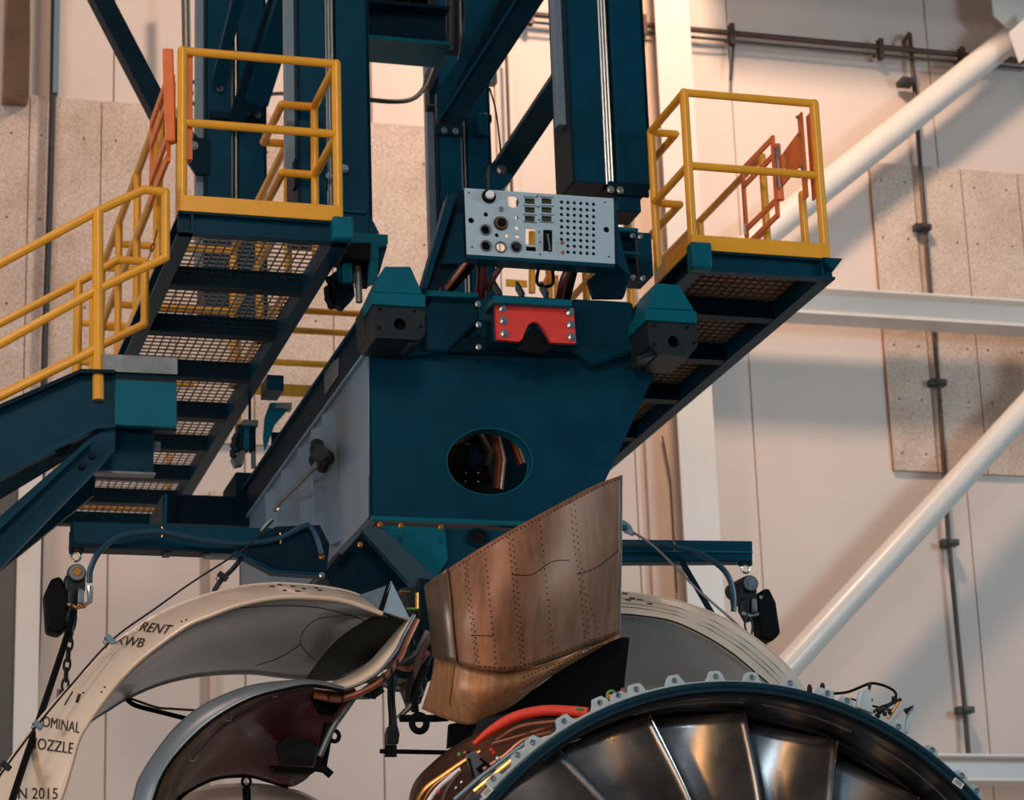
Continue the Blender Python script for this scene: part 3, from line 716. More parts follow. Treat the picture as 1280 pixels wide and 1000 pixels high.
# diagonal strut (channel)
A = PY(150, 538, 15.92); B = PY(-40, 738, 15.92)
stt = MB(); stt.prism(poly([(144, 530), (144, 562), (128, 577), (-40, 748), (-40, 680), (112, 548)], 15.94), (0, .02, 0)); stt.prism(poly([(112, 548), (114, 553), (-40, 700), (-40, 690)], 15.87), (0, .09, 0)); stt.prism(poly([(144, 558), (144, 563), (-40, 752), (-40, 744)], 15.87), (0, .09, 0))
sp = stt.build('strut', M['steel'], st)
for x, y in ((115, 570), (102, 583)): bolt(sp, PY(x, y, 15.94), (0, -1, 0), .02, .02, M['steel_shade'])
MB().prism(poly([(120, 592), (118, 618), (-40, 745), (-40, 690)], 16.6), (0, .08, 0)).build('strut', M['steel_shade'], st, bev=.004)
MB().prism(poly([(70, 560), (96, 546), (78, 576), (72, 572)], 15.99), (0, .02, 0)).build('gusset', M['steel_shade'], st)
# near handrail
def SN(x, y): return PY(x, y, 15.96)
def SF(x, y): return PY(x, y, 17.02)
pipe([SN(-30, 346), SN(122, 264), SN(180, 237), SN(207, 240), SN(207, 322), SN(122, 362), SN(-30, 447)], st, 'handrail', .030)
MB().tube([SN(122, 264), SN(123, 500)], .038, 14).build('post', M['yellow'], st)
pipe([SN(-30, 511), SN(100, 447), SN(124, 434), SF(180, 405)][:3], st, 'lower_rail', .027)
# far handrail
pipe([SF(-30, 420), SF(98, 353), SF(147, 325), SF(181, 327), SF(181, 405), SF(124, 433), SF(-30, 508)], st, 'handrail', .030)
MB().tube([SF(98, 353), SF(96, 466)], .032, 14).build('post', M['yellow'], st)
MB().tube([SF(116, 372), SF(114, 462)], .022, 12).build('post', M['yellow'], st)
MB().tube([SF(90, 452), SF(116, 453)], .024, 12).build('rail', M['yellow'], st)
# small chain at the gap
def chain(parent, pts, link_r, wire, material, name='chain_link'):
    P = crom([V(p) for p in pts], 60); L = sum((b-a).length for a, b in zip(P[:-1], P[1:])); n = max(2, int(L/(link_r*2.6)))
    P = crom([V(p) for p in pts], n+1)
    for i in range(n):
        a, b = P[i], P[i+1]; d = (b-a); c = (a+b)/2; dl = d.normalized()
        s_, u_ = frame_of(d); ax = s_ if i % 2 else (s_*.25+u_).normalized()
        ringp = []
        for k in range(12):
            an = 2*pi*k/12; ringp.append(c+dl*(cos(an)*d.length*.66)+ax*(sin(an)*link_r*.62))
        MB().tube(ringp, wire, 6, closed=True).build(name, material, parent)
t = thing('safety_chain', 'short rusty chain hanging inside the stair handrail end', 'chain', PY(196, 250, 16.4))
chain(t, [PY(196, 288, 16.4), PY(192, 305, 16.4), PY(186, 322, 16.4)], .02, .005, M['copper'])

# ================================================================== CRADLE FRAME
FY = 16.0
fr = thing('lifting_cradle', 'large dark teal steel cradle body with an oval opening in its front', 'machine frame', (4.7, 17, 5.8))
X0 = 3.71; ZTf = 6.93; ZBf = 5.80
outer = [PY(x, y, FY) for x, y in [(461.5, 442), (821, 461), (757, 600), (728, 668), (462, 645)]]
ol = [(p.x, p.z) for p in outer]
oc = PY(612, 577, FY)
hole = [(oc.x+.300*cos(a)*cos(.12)-.232*sin(a)*sin(.12), oc.z+.232*sin(a)*cos(.12)+.30*cos(a)*sin(.12)) for a in [2*pi*i/48 for i in range(48)]]
holed('front_plate', [ol, hole], FY, .03, M['steel'], fr)
m = MB()
for i in range(48):
    a, b = hole[i], hole[(i+1) % 48]; m.quadbox([(a[0], FY-.004, a[1]), (b[0], FY-.004, b[1]), (b[0]*1, FY+.12, b[1]), (a[0], FY+.12, a[1]),
        (oc.x+(a[0]-oc.x)*1.03, FY-.004, oc.z+(a[1]-oc.z)*1.03), (oc.x+(b[0]-oc.x)*1.03, FY-.004, oc.z+(b[1]-oc.z)*1.03), (oc.x+(b[0]-oc.x)*1.03, FY+.12, oc.z+(b[1]-oc.z)*1.03), (oc.x+(a[0]-oc.x)*1.03, FY+.12, oc.z+(a[1]-oc.z)*1.03)])
m.build('opening_rim', M['steel_lit'], fr)
# things inside the opening
m = MB(); m.box(X0+.1, 5.6, 17.2, 17.25, ZBf+.1, ZTf); m.build('inner_bulkhead', M['steel_shade'], fr)
m = MB(); m.tube([PY(570, 600, 16.9), PY(580, 560, 17.0), PY(600, 548, 17.0), PY(612, 570, 16.8), PY(606, 600, 16.7)], .05, 12); m.build('inner_hose', M['black'], fr)
m = MB(); m.tube([PY(618, 540, 16.6), PY(626, 575, 16.6), PY(622, 612, 16.6)], .04, 12); m.tube([PY(640, 545, 16.8), PY(652, 580, 16.8)], .035, 12); m.build('inner_pipe', M['copper'], fr)
m = MB()
for x in (582, 598): 
    for y in (591, 602): m.ball(PY(x, y, 16.5), .008, 8, 5)
m.build('indicator_dots', M['chrome'], fr)
m = MB(); m.box(PY(570, 600, 16.55).x, PY(610, 600, 16.55).x, 16.52, 16.9, PY(600, 625, 16.55).z, PY(600, 583, 16.55).z); m.build('inner_box', M['black'], fr)
MB().prism(poly([(563, 590), (560, 560), (580, 540), (604, 536), (585, 556), (572, 580)], 17.0), (0, .03, 0)).build('inner_panel', M['copper'], fr)
# side plate with pressed ribs, its grey holding the reflection on gloss teal paint
YB = 21.0
m = MB(); m.box(X0, X0+.02, FY, YB, ZBf, ZTf); m.build('side_plate', M['post_grey'], fr)
for i, y in enumerate((17.05, 17.45, 17.95, 18.6, 19.3)):
    m = MB(); m.prism([V((X0, y-.13, ZBf+.05)), V((X0-.035, y, ZBf+.06)), V((X0, y+.10, ZBf+.05)), V((X0, y+.25, ZTf-.05)), V((X0-.035, y+.14, ZTf-.06)), V((X0, y+.02, ZTf-.05))], (0, 0, 0.001))
    a = [V((X0, y-.13, ZBf+.05)), V((X0-.06, y+.02, ZBf+.05)), V((X0, y+.05, ZBf+.05))]; m = MB(); m.prism(a, (0, .16, ZTf-ZBf-.12)); m.build('pressed_rib', M['post_grey'], fr)
MB().box(X0-.03, X0+.03, FY-.02, YB, ZTf-.01, ZTf+.015).build('side_flange', M['post_grey'], fr)
MB().box(X0-.03, X0+.08, FY, YB+.6, ZTf+.015, ZTf+.24).build('top_rail', M['steel_shade'], fr, bev=.01)
MB().box(X0-.06, X0+.25, FY+.02, YB+.6, ZTf+.24, ZTf+.262).build('rail_cap', M['steel'], fr)
MB().box(X0, 5.4, FY, YB, ZBf-.02, ZBf).build('bottom_plate', M['steel_shade'], fr)
MB().bar((X0+.03, FY+.02, ZBf), (X0+.03, YB, ZBf), .05, .05).build('bottom_edge_angle', M['grey_steel'], fr, bev=.008)
MB().box(X0, 5.5, FY-.05, FY, ZBf-.045, ZBf-.015).build('bottom_lip', M['steel_lit'], fr, bev=.003)
MB().box(5.70, 5.78, FY+.1, YB, ZTf-.05, ZTf+.2).build('right_rail', M['steel_shade'], fr)
MB().box(X0, 5.75, YB-.05, YB, ZBf, ZTf).build('rear_plate', M['steel_shade'], fr)
np_ = MB().quadbox([PX(406, 460, X0-.035), PX(424, 447, X0-.035), PX(423, 470, X0-.035), PX(407, 494, X0-.035)]+[p+V((-.006, 0, 0)) for p in (PX(406, 460, X0-.035), PX(424, 447, X0-.035), PX(423, 470, X0-.035), PX(407, 494, X0-.035))]).build('nameplate', M['grey_steel'], fr)
# top cross beam with raised covers
MB().box(X0+.02, 5.78, 15.98, 16.5, ZTf, ZTf+.30).build('front_cross_beam', M['steel'], fr, bev=.03)
plateY('hump_cover', [(538, 365), (598, 368), (600, 400), (560, 440), (530, 438), (532, 395)], 15.90, .12, M['steel'], fr, bev=.02)
plateY('hump_cover', [(716, 372), (792, 376), (800, 440), (742, 456), (705, 432)], 15.90, .12, M['steel'], fr, bev=.03)
plateY('hump_cover', [(600, 420), (712, 432), (730, 446), (610, 442), (560, 440), (575, 420)], 15.93, .1, M['steel_shade'], fr, bev=.02)
plateY('left_cheek', [(465, 425), (530, 432), (545, 415), (560, 440), (500, 446), (463, 442)], 15.93, .1, M['steel'], fr, bev=.015)
plateY('top_plate', [(530, 362), (598, 366), (598, 372), (532, 370)], 15.84, .3, M['steel_lit'], fr, bev=.003)
for x, y in ((597, 380), (598, 406), (598, 434)): bolt(fr, PY(x, y, 15.88), (0, -1, 0), .016, .02)
# red wear plate with its carrier
rd = [(p.x, p.z) for p in poly([(619, 380), (717, 385), (720, 429), (689, 428), (678, 408), (673, 403), (666, 402), (660, 406), (652, 425), (648, 427), (621, 424)], 15.72)]
rp = holed('red_plate', [rd], 15.72, .035, M['red'], fr, bev=.004)
for x, y in ((628, 385.5), (629, 401), (630, 417), (712, 390.5), (713, 406), (714, 421)): 
    p = PY(x, y, 15.72); MB().cyl(p, p+V((0, -.008, 0)), .030, 20).cyl(p+V((0, -.008, 0)), p+V((0, -.03, 0)), .018, 6).build('bolt', M['chrome'], rp)
plateY('plate_carrier', [(616, 368), (714, 374), (716, 386), (722, 432), (616, 426)], 15.757, .16, M['steel'], fr, bev=.004)
plateY('carrier_shelf', [(617, 369), (715, 375), (715, 383), (617, 378)], 15.66, .25, M['steel_lit'], fr, bev=.004)
for x in (622, 650, 680): MB().bar(PY(x-4, 357, 15.95), PY(x+4, 371, 15.7), .02, .06, (0, 0, 1)).build('carrier_rib', M['steel'], fr)
plateY('notch_shade', [(668, 405), (684, 424), (692, 434), (676, 443), (644, 438), (656, 420)], 15.752, .05, M['black'], fr, bev=.004)  # black plate standing in for the dark recess below the red plate
# bumper blocks
def bumper(cap, band, face, hole_px, parent, feet):
    Yb = 15.55
    c = MB(); c.prism(poly(cap, Yb), (0, .35, 0)).build('bumper_cap', M['steel_lit'], parent, bev=.006)
    MB().prism(poly(band, Yb-.02), (0, .38, 0)).build('bumper_band', M['steel_lit'], parent, bev=.005)
    L = [(p.x, p.z) for p in poly(face, Yb)]; hc = PY(*hole_px, Yb)
    blk = holed('bumper_block', [L, circ(hc.x, hc.z, .042)], Yb, .10, M['dark'], parent, bev=.006)
    holed('bumper_back', [L], Yb+.10, .3, M['dark'], parent)
    x0, x1 = min(p[0] for p in L), max(p[0] for p in L); z0, z1 = min(p[1] for p in L), max(p[1] for p in L)
    for u, v in ((.14, .86), (.80, .86), (.12, .3), (.92, .42)):
        p = V((x0+(x1-x0)*u, Yb, z0+(z1-z0)*v)); MB().cyl(p, p+V((0, -.006, 0)), .012, 8).build('bolt', M['black'], blk)
    plateY('bumper_foot', feet, Yb+.05, .25, M['dark'], parent, bev=.004)
bumper([(481, 333), (513, 333), (529, 368), (466, 365)], [(465, 365), (532, 368), (532, 384), (465, 380)],
       [(467, 380), (531, 384), (531, 418), (523, 425), (470, 422), (466, 418)], (500, 405), fr, [(508, 423), (531, 419), (520, 431), (514, 432)])
bumper([(819, 354), (849, 356), (868, 388), (809, 385)], [(807, 385), (871, 389), (871, 404), (807, 400)],
       [(809, 401), (871, 404), (872, 433), (861, 446), (824, 443), (811, 431)], (842, 427), fr, [(816, 437), (826, 443), (797, 450), (795, 447)])
plateY('bumper_arm', [(452, 387), (467, 381), (467, 424), (455, 428)], 15.8, .2, M['dark'], fr, bev=.004)
# lifting lug on side plate with its swivel
t = thing('swivel_shackle', 'black swivel shackle with rod end bolted to the side of the teal cradle', 'shackle', PX(400, 570, X0-.1))
m = MB()
for (x, y, r) in ((400, 563, .08), (397, 575, .07), (408, 572, .06), (404, 583, .055), (396, 556, .05)): m.ball(PX(x, y, X0-.07), r, 12, 8, (1, 1.1, .9))
m.cyl(PX(400, 566, X0-.14), PX(404, 568, X0+.01), .055, 14)
m.build('shackle_body', M['dark'], t)
MB().tube([PX(398, 578, X0-.12), PX(386, 592, X0-.14), PX(350, 628, X0-.2), PX(344, 637, X0-.2)], [.022, .018, .016, .02], 10).build('rod_end', M['grey_steel'], t)
M['bracket_grey'] = mat('dark_slate_paint', (44, 66, 78), .42, 0, .2, 4, spec=.25)
# lower front bracket under the cradle
lb = thing('hoist_bracket', 'dark V shaped bracket of bolted teal plates hanging under the cradle front', 'bracket', PY(500, 700, 15.9))
plateY('face_plate', [(474, 656), (556, 660), (560, 700), (545, 722), (520, 706)], 15.95, .03, M['steel_lit'], lb, bev=.003)
plateY('diagonal_plate', [(452, 662), (474, 656), (547, 724), (540, 742), (520, 738)], 15.85, .08, M['bracket_grey'], lb, bev=.004)
plateY('side_block', [(405, 718), (425, 690), (452, 664), (524, 738), (500, 742), (470, 752), (420, 742)], 16.05, .5, M['steel_shade'], lb, bev=.004)
plateY('corner_plate', [(556, 660), (640, 664), (600, 706), (560, 730), (546, 724)], 15.98, .03, M['steel'], lb, bev=.003)
p = PY(598, 672, 15.97); MB().tube([p+V((.07*cos(a)-.0, 0, .055*sin(a))) for a in [2*pi*i/24 for i in range(24)]], .012, 6, closed=True).build('slot_rim', M['steel_shade'], lb)
holed('slot_cover', [[(p.x+.07*cos(a), p.z+.05*sin(a)) for a in [2*pi*i/24 for i in range(24)]]], 15.965, .01, M['black'], lb)
for x, y in ((475, 656), (501, 657), (551, 659), (450, 681)): bolt(lb, PY(x, y, 15.84), (0, -1, 0), .014, .02, M['amber'])
MB().bar(PY(425, 692, 15.95), PY(462, 652, 15.9), .05, .04).build('edge_bar', M['bracket_grey'], lb, bev=.004)

# rear carriage piece
t = thing('rear_carriage', 'dark teal carriage block behind the deck above the left hoist arm', 'carriage', PY(260, 640, 20.5))
m = MB(); a = PY(204, 617, 20.5); b = PY(330, 658, 20.5); m.box(a.x, b.x, 20.5, 21.3, b.z, a.z); m.build('block', M['steel_shade'], t, bev=.006)
MB().tube([PY(208, 618, 20.4), PY(207, 656, 20.4)], .014, 8).build('edge_pipe', M['steel_lit'], t)
m = MB(); a = PY(296, 588, 20.5); b = PY(330, 620, 20.5); m.box(a.x, b.x, 20.55, 21.2, b.z, a.z); m.build('upper_block', M['steel_shade'], t, bev=.006)
# clamps hanging inside
for (dx, dy, lb_) in ((0, 0, 'teal clamp with grey cap hanging between the deck and the cradle'),):
    t = thing('rail_clamp', lb_, 'clamp', PY(315, 540, 19.6))
    for x0, x1, mt in ((297, 303, 'steel'), (305, 312, 'steel_lit'), (314, 320, 'steel_shade')):
        m = MB(); boxpx(m, x0, 530, x1, 562, 19.6, .12); m.build('jaw', M[mt], t, bev=.004)
    m = MB(); boxpx(m, 304, 524, 323, 532, 19.55, .2); m.build('cap', M['grey_steel'], t, bev=.004)
    m = MB(); boxpx(m, 315, 556, 320, 584, 19.65, .05); m.build('pin', M['grey_steel'], t)
    m = MB(); a = PY(308, 526, 19.6); m.box(3.55, a.x+.04, 19.6, 19.66, a.z, 7.74); m.build('hanger_plate', M['steel_shade'], t)
    MB().prism(poly([(290, 572), (303, 562), (307, 565), (304, 580), (295, 582)], 19.6), (0, .1, 0)).build('shoe', M['grey_steel'], t)
    m = MB()
    for i in range(7): m.ball(PY(294+random.uniform(-3, 3), 545+i*4, 19.6), .03, 8, 5)
    m.build('bungs', M['dark'], t)
t = thing('rail_clamp', 'teal angled support bracket beside the cradle top rail near the rear toe board', 'clamp', PY(345, 520, 19.4))
plateY('plate', [(338, 503), (366, 503), (360, 512), (344, 530), (332, 562), (330, 545), (332, 520)], 19.4, .06, M['steel_lit'], t, bev=.004)
m = MB(); boxpx(m, 345, 503, 365, 511, 19.35, .1); m.build('cap', M['grey_steel'], t)
MB().box(3.70, 3.76, 19.4, 19.46, ZTf+.262, PY(340, 540, 19.4).z).build('foot', M['steel_shade'], t)
m = MB(); boxpx(m, 334, 468, 355, 488, 19.5, .3); m.build('box', M['steel'], t, bev=.004)

# ================================================================== CONTROL PANEL
CPY = 15.62
cp = thing('control_panel', 'silver instrument panel full of round cut-outs and buttons above the red plate', 'control panel', PY(675, 285, CPY))
cor = [PY(580.5, 235, CPY), PY(767, 248, CPY), PY(768.5, 330, CPY), PY(583.5, 318, CPY)]
loops = [[(p.x, p.z) for p in cor]]
S = CPY/F/.985
def C2(x, y): p = PY(x, y, CPY); return (p.x, p.z)
def hole_(x, y, r, n=18): c = C2(x, y); loops.append(circ(c[0], c[1], r*S, n)); return c
def rect_(x0, y0, x1, y1): loops.append([C2(x0, y0), C2(x1, y0+(x1-x0)*.06), C2(x1, y1+(x1-x0)*.06), C2(x0, y1)])
through = [(641, 252, 9), (646, 272, 2.6), (646, 285, 2.6), (646.5, 295.5, 2.6), (633.5, 294.5, 2.4), (626, 309, 6)]
for a in through: hole_(*a)
for a in ((607.5, 268, 3.2), (589, 275.5, 4.2), (607, 287.5, 6), (621, 294, 2.8), (607.5, 307.5, 6.2), (645, 309, 6), (758, 287, 4.2)): hole_(*a)
for i in range(6):
    for j in range(9):
        if i == 0 and j > 6: continue
        hole_(702+i*8.0, 252.5+j*7.75+i*.55, 2.6, 10)
for x0 in (656, 677):
    for y0 in (247.5, 258.5, 269.5): rect_(x0, y0, x0+12.5, y0+7)
rect_(657, 285.5, 669.5, 305.5); rect_(679, 287, 690.5, 314); rect_(657.5, 308, 670, 313.5)
holed('face_plate', loops, CPY, .008, M['alu'], cp)
# backing box only behind the parts that are not see-through
def back(x0, y0, x1, y1, Y=CPY+.02, mt='black', nm='backing_box', d=.10):
    m = MB(); boxpx(m, x0, y0, x1, y1, Y, d); m.build(nm, M[mt], cp)
back(585, 262, 601, 290); back(600, 262, 617, 318); back(614, 288, 628, 298); back(636, 302, 653, 318); back(650, 244, 695, 280, mt='olive', nm='display'); back(676, 284, 696, 318); back(699, 246, 750, 326, mt='steel'); back(752, 280, 765, 294); back(655, 307, 672, 315)
MB().box(cor[0].x, cor[1].x, CPY+.01, CPY+.03, cor[0].z-.01, cor[0].z+.005).build('top_edge', M['steel'], cp)
MB().prism([cor[3]+V((0, -.005, 0)), cor[2]+V((0, -.005, 0)), cor[2]+V((0, -.005, -.03)), cor[3]+V((0, -.005, -.03))], (0, .14, 0)).build('bottom_rail', M['steel'], cp, bev=.003)
for x0 in (656, 677):
    for y0 in (246, 257, 268, 277.5):
        a = PY(x0-2.5, y0, CPY); b = PY(x0+15, y0+1, CPY); MB().bar(a+V((0, -.004, 0)), b+V((0, -.004, 0)), .006, .006).build('display_frame', M['chrome'], cp)
def knob(x, y, r, mt, d=.03, nm='knob', r2=None, top='chrome'):
    p = PY(x, y, CPY); R = r*S
    k = MB().tube([p, p+V((0, -d*.7, 0)), p+V((0, -d, 0))], [R, R*.95, R*.8], 24).build(nm, M[mt], cp)
    return k, p, R
k, p, R = knob(610.7, 245.8, 10, 'black', .03)
MB().tube([p+V((0, -.028, 0)), p+V((0, -.055, 0))], [R*.62, R*.55], 20).build('knob_cap', M['label'], k)
knob(626, 262, 4, 'chrome', .015, 'switch')
k, p, R = knob(626, 279.5, 10.3, 'dark', .015, 'connector')
MB().tube([p+V((0, -.012, 0)), p+V((0, -.02, 0))], R*.8, 24).build('connector_ring', M['amber'], k); MB().tube([p+V((0, -.018, 0)), p+V((0, -.026, 0))], R*.62, 20).build('connector_core', M['black'], k)
for x, y, r in ((607, 287.5, 6), (607.5, 307.5, 6.2), (645, 309, 6.2), (626, 309, 6.2)):
    p = PY(x, y, CPY); R = (r+1.2)*S
    MB().tube([p+V((R*cos(a), -.004, R*sin(a))) for a in [2*pi*i/24 for i in range(24)]], .006, 6, closed=True).build('socket_rim', M['grey_steel'], cp)
p = PY(645, 309, CPY); MB().cyl(p+V((0, .0, 0)), p+V((0, -.03, 0)), .02, 14).build('plug', M['dark'], cp)
MB().bar(PY(684, 293, CPY-.02), PY(687, 312, CPY-.03), .012, .02).build('toggle_lever', M['chrome'], cp)
for x, y in ((702.5, 303.5), (703, 315.5)):
    p = PY(x, y, CPY-.004); MB().cyl(p+V((0, .01, 0)), p+V((0, -.012, 0)), .011, 12).build('indicator', M['copper'], cp)
for x, y in ((586, 241), (590, 309), (756, 253), (761, 321), (672, 245), (673, 259), (674, 275), (674, 290), (675, 303), (675, 318)):
    p = PY(x, y, CPY); MB().cyl(p, p+V((0, -.004, 0)), .006, 8).build('screw', M['dark'], cp)
# support wings
def wing(pts, Y, d, mt, nm='side_wing'): plateY(nm, pts, Y, d, M[mt], cp, bev=.004)
wing([(560, 240), (580, 237), (583, 322), (548, 362), (526, 362)], 15.85, .05, 'steel_shade')
wing([(559, 246), (566, 240), (572, 243), (534, 360), (526, 362)], 15.75, .12, 'steel')
wing([(570, 268), (579, 266), (582, 329), (552, 330)], 15.80, .04, 'steel')
wing([(768, 250), (770, 330), (789, 345), (784, 330), (776, 300)], 15.7, .05, 'steel')
wing([(766, 330), (788, 345), (780, 372), (742, 372), (735, 350), (750, 338)], 15.9, .05, 'steel_shade')
for pts, r, mt, lb_ in (([(590, 326, 15.75), (578, 342, 15.85), (560, 362, 15.95)], .04, 'black', 'thick black hose leaving the underside of the panel at the left'),
                   ([(586, 324, 15.7), (575, 338, 15.75), (557, 361, 15.85)], .016, 'copper', 'thin tan hose leaving the underside of the panel at the left'),
                   ([(602, 328, 15.8), (603, 345, 15.85), (600, 372, 15.95)], .036, 'maroon', 'dark red hose dropping straight below the panel'),
                   ([(628, 330, 15.8), (618, 345, 15.85), (609, 362, 15.95)], .022, 'rust', 'brown hose slanting under the middle of the panel'),
                   ([(711, 338, 15.8), (705, 352, 15.85), (700, 374, 15.95)], .035, 'maroon', 'dark red hose under the right half of the panel'),
                   ([(717, 338, 15.8), (713, 354, 15.85), (708, 374, 15.95)], .03, 'black', 'black hose under the right half of the panel'),
                   ([(674, 332, 15.8), (671, 350, 15.85), (675, 357, 15.85), (690, 356, 15.85), (691, 336, 15.8)], .012, 'black', 'thin black cable looping under the panel')):
    o = MB().tube(crom(curve3(pts), 16), r, 12).build('hose', M[mt]); tag(o, lb_, 'hose')

# ================================================================== HOIST ARMS, HOISTS
ar = thing('jib_crane', 'left teal hoist arm reaching out under the cradle with a tapered root', 'jib', PY(205, 680, 16.1), 'hoist jibs')
a = PY(90, 652, 16.05); b = PY(345, 690, 16.05)
MB().prism(poly([(90, 651), (346, 660), (346, 692), (90, 683)], 16.05), (0, .12, 0)).build('arm_beam', M['steel'], ar, bev=.01)
MB().prism(poly([(90, 678), (346, 688), (346, 693), (90, 684)], 16.03), (0, .16, 0)).build('arm_flange', M['steel_shade'], ar)
plateY('root_gusset', [(294, 688), (345, 658), (400, 656), (412, 680), (408, 716), (345, 712)], 15.98, .03, M['steel_shade'], ar, bev=.003)
plateY('root_plate', [(294, 688), (345, 712), (408, 716), (408, 720), (342, 716), (292, 690)], 15.9, .1, M['steel'], ar)
bolt(ar, PY(402, 696, 15.98), (0, -1, 0), .015, .02, M['amber']); bolt(ar, PY(402, 719, 15.9), (0, -1, 0), .014, .02)
for x in (209, 257): 
    m = MB(); boxpx(m, x-4, 688, x+5, 693, 16.05, .1); m.build('roller', M['dark'], ar)
m = MB(); boxpx(m, 205, 686, 256, 690, 16.1, .05); m.build('trolley_bar', M['dark'], ar)
m = MB(); boxpx(m, 257, 689, 300, 697, 16.06, .08); m.build('grey_link', M['grey_steel'], ar)
ar2 = thing('jib_crane', 'right teal hoist arm sticking out behind the riveted brown fairing', 'jib', PY(850, 690, 16.1), 'hoist jibs')
MB().prism(poly([(700, 673), (941, 676), (941, 702), (700, 703)], 16.05), (0, .12, 0)).build('arm_beam', M['steel'], ar2, bev=.01)
MB().prism(poly([(700, 687), (941, 689), (941, 691), (700, 689)], 16.035), (0, .03, 0)).build('arm_rib', M['steel_lit'], ar2)
for a_, b_ in (((853, 703), (890, 767)),):
    MB().bar(PY(*a_, 16.0), PY(*b_, 15.8), .035, .03).build('strut', M['steel_shade'], ar2, bev=.003)
for t_, (x, y) in ((ar, (202, 665)), (ar, (350, 673)), (ar2, (842, 683))):
    p = PY(x, y, 15.97); MB().tube([p+V((.0, 0, .035)), p+V((.012, -.01, .0)), p+V((0, 0, -.035))], .006, 6).build('hose_clip', M['amber'], t_)
for pts, lb_ in (([(112, 728, 16.0), (113, 712, 16.0), (124, 690, 15.97), (148, 671, 15.96), (180, 665, 15.96), (205, 665, 15.96), (250, 674, 15.96), (300, 680, 15.96), (345, 674, 15.96), (375, 660, 15.95), (386, 657, 15.95), (395, 670, 15.95), (402, 693, 15.95)], 'dark teal air hose looping from the left hoist along its arm'),
                 ([(776, 680, 15.97), (820, 680, 15.97), (845, 684, 15.97), (875, 692, 15.97), (900, 708, 15.97), (912, 724, 15.97), (917, 745, 15.97), (917, 764, 15.97)], 'dark teal air hose curving down to the right hoist')):
    o = MB().tube(crom(curve3(pts), 60), .020, 10).build('air_hose', M['hose_teal']); tag(o, lb_, 'hose')

def hoist(px, Y, rot, label, side):
    """chain hoist built around its hook point, later turned by its own rotation"""
    t = thing('chain_hoist', label, 'hoist', PY(*px, Y), 'chain hoists on the arms'); o = V(t.location)
    def L(x, y, z): return o+V((x, y, z))
    s = side
    MB().box(o.x-.045, o.x-.02, o.y-.03, o.y+.03, o.z+.02, o.z+.17).box(o.x+.02, o.x+.045, o.y-.03, o.y+.03, o.z+.02, o.z+.17).build('hanger', M['steel'], t, bev=.008)
    MB().cyl(L(-.048, 0, .06), L(.048, 0, .06), .014, 10).build('hanger_pin', M['red'], t)
    MB().tube([L(.03*cos(a), 0, .0+.03*sin(a)) for a in [2*pi*i/16 for i in range(16)]], .008, 8, closed=True).build('hook', M['chrome'], t)
    mb = MB().tube([L(-.02*s, .22, -.12), L(.0, -.05, -.12), L(.0, -.08, -.12)], [.062, .062, .056], 24).build('motor_drum', M['dark'], t)
    MB().tube([L(.0, -.08, -.12), L(.0, -.088, -.12)], [.055, .05], 24).build('end_cap', M['grey_steel'], mb)
    MB().tube([L(.0, -.088, -.12), L(.0, -.094, -.12)], [.03, .026], 20).build('cap_centre', M['amber'] if s < 0 else M['chrome'], mb)  # left cap coloured amber to hold the orange light falling on it
    MB().box(o.x-.075, o.x+.06, o.y-.05, o.y+.16, o.z-.24, o.z-.13).build('gear_case', M['dark'], t, bev=.02)
    MB().tube([L(-.02, 0, -.22), L(-.03, 0, -.30), L(-.01, 0, -.38)], [.05, .045, .025], 12).build('chain_guide', M['dark'], t)
    MB().box(o.x+.01, o.x+.05, o.y-.06, o.y-.02, o.z-.32, o.z-.22).build('valve_block', M['grey_steel'], t, bev=.01)
    # chain bag
    x = .12*s if s > 0 else -.13
    k = MB(); k.prism([L(x-.03, -.05, -.16), L(x+.03, -.05, -.14), L(x+.075, -.05, -.24), L(x+.095, -.05, -.46), L(x+.03, -.05, -.52), L(x-.05, -.05, -.50), L(x-.07, -.05, -.26)], (0, .16, 0)); k.build('chain_bag', M['black'], t, bev=.02)
    MB().tube([L(-.06, -.03, -.32), L(.0, -.05, -.345), L(.06, -.03, -.33)], .014, 10).build('brass_elbow', M['amber'] if s < 0 else M['chrome'], t)
    MB().tube([L(.09, -.03, -.20), L(.09, -.03, -.30), L(.05, -.03, -.33)], [.022, .016, .012], 10).build('hose_fitting', M['chrome'], t)
    MB().tube(crom([L(-.03, -.06, -.33), L(-.055, -.06, -.42), L(-.02, -.06, -.5), L(.0, -.06, -.42), L(-.01, -.06, -.36)], 20), .008, 8).build('chain_loop', M['dark'], t)
    return t
hL = hoist((95, 696), 16.1, 0, 'left black chain hoist with amber lit drum and long chain bag', -1)
hR = hoist((932, 711), 16.1, 0, 'right chain hoist with round silver ended drum hanging by the cowl', 1)
# load chain of the left hoist
t = thing('load_chain', 'dark steel load chain hanging from the left hoist down to the cowl edge', 'chain', PY(82, 860, 15.6))
chain(t, [PY(89, 788, 16.0), PY(86, 812, 15.9), PY(83, 838, 15.8), PY(81, 862, 15.7)], .032, .0085, M['dark'])
MB().tube([PY(89, 778, 16.0), PY(89, 792, 16.0)], .018, 10).build('red_hook', M['maroon'], t)
MB().tube([PY(75, 862, 15.6), PY(74, 872, 15.6)], .018, 10).build('red_hook', M['maroon'], t)
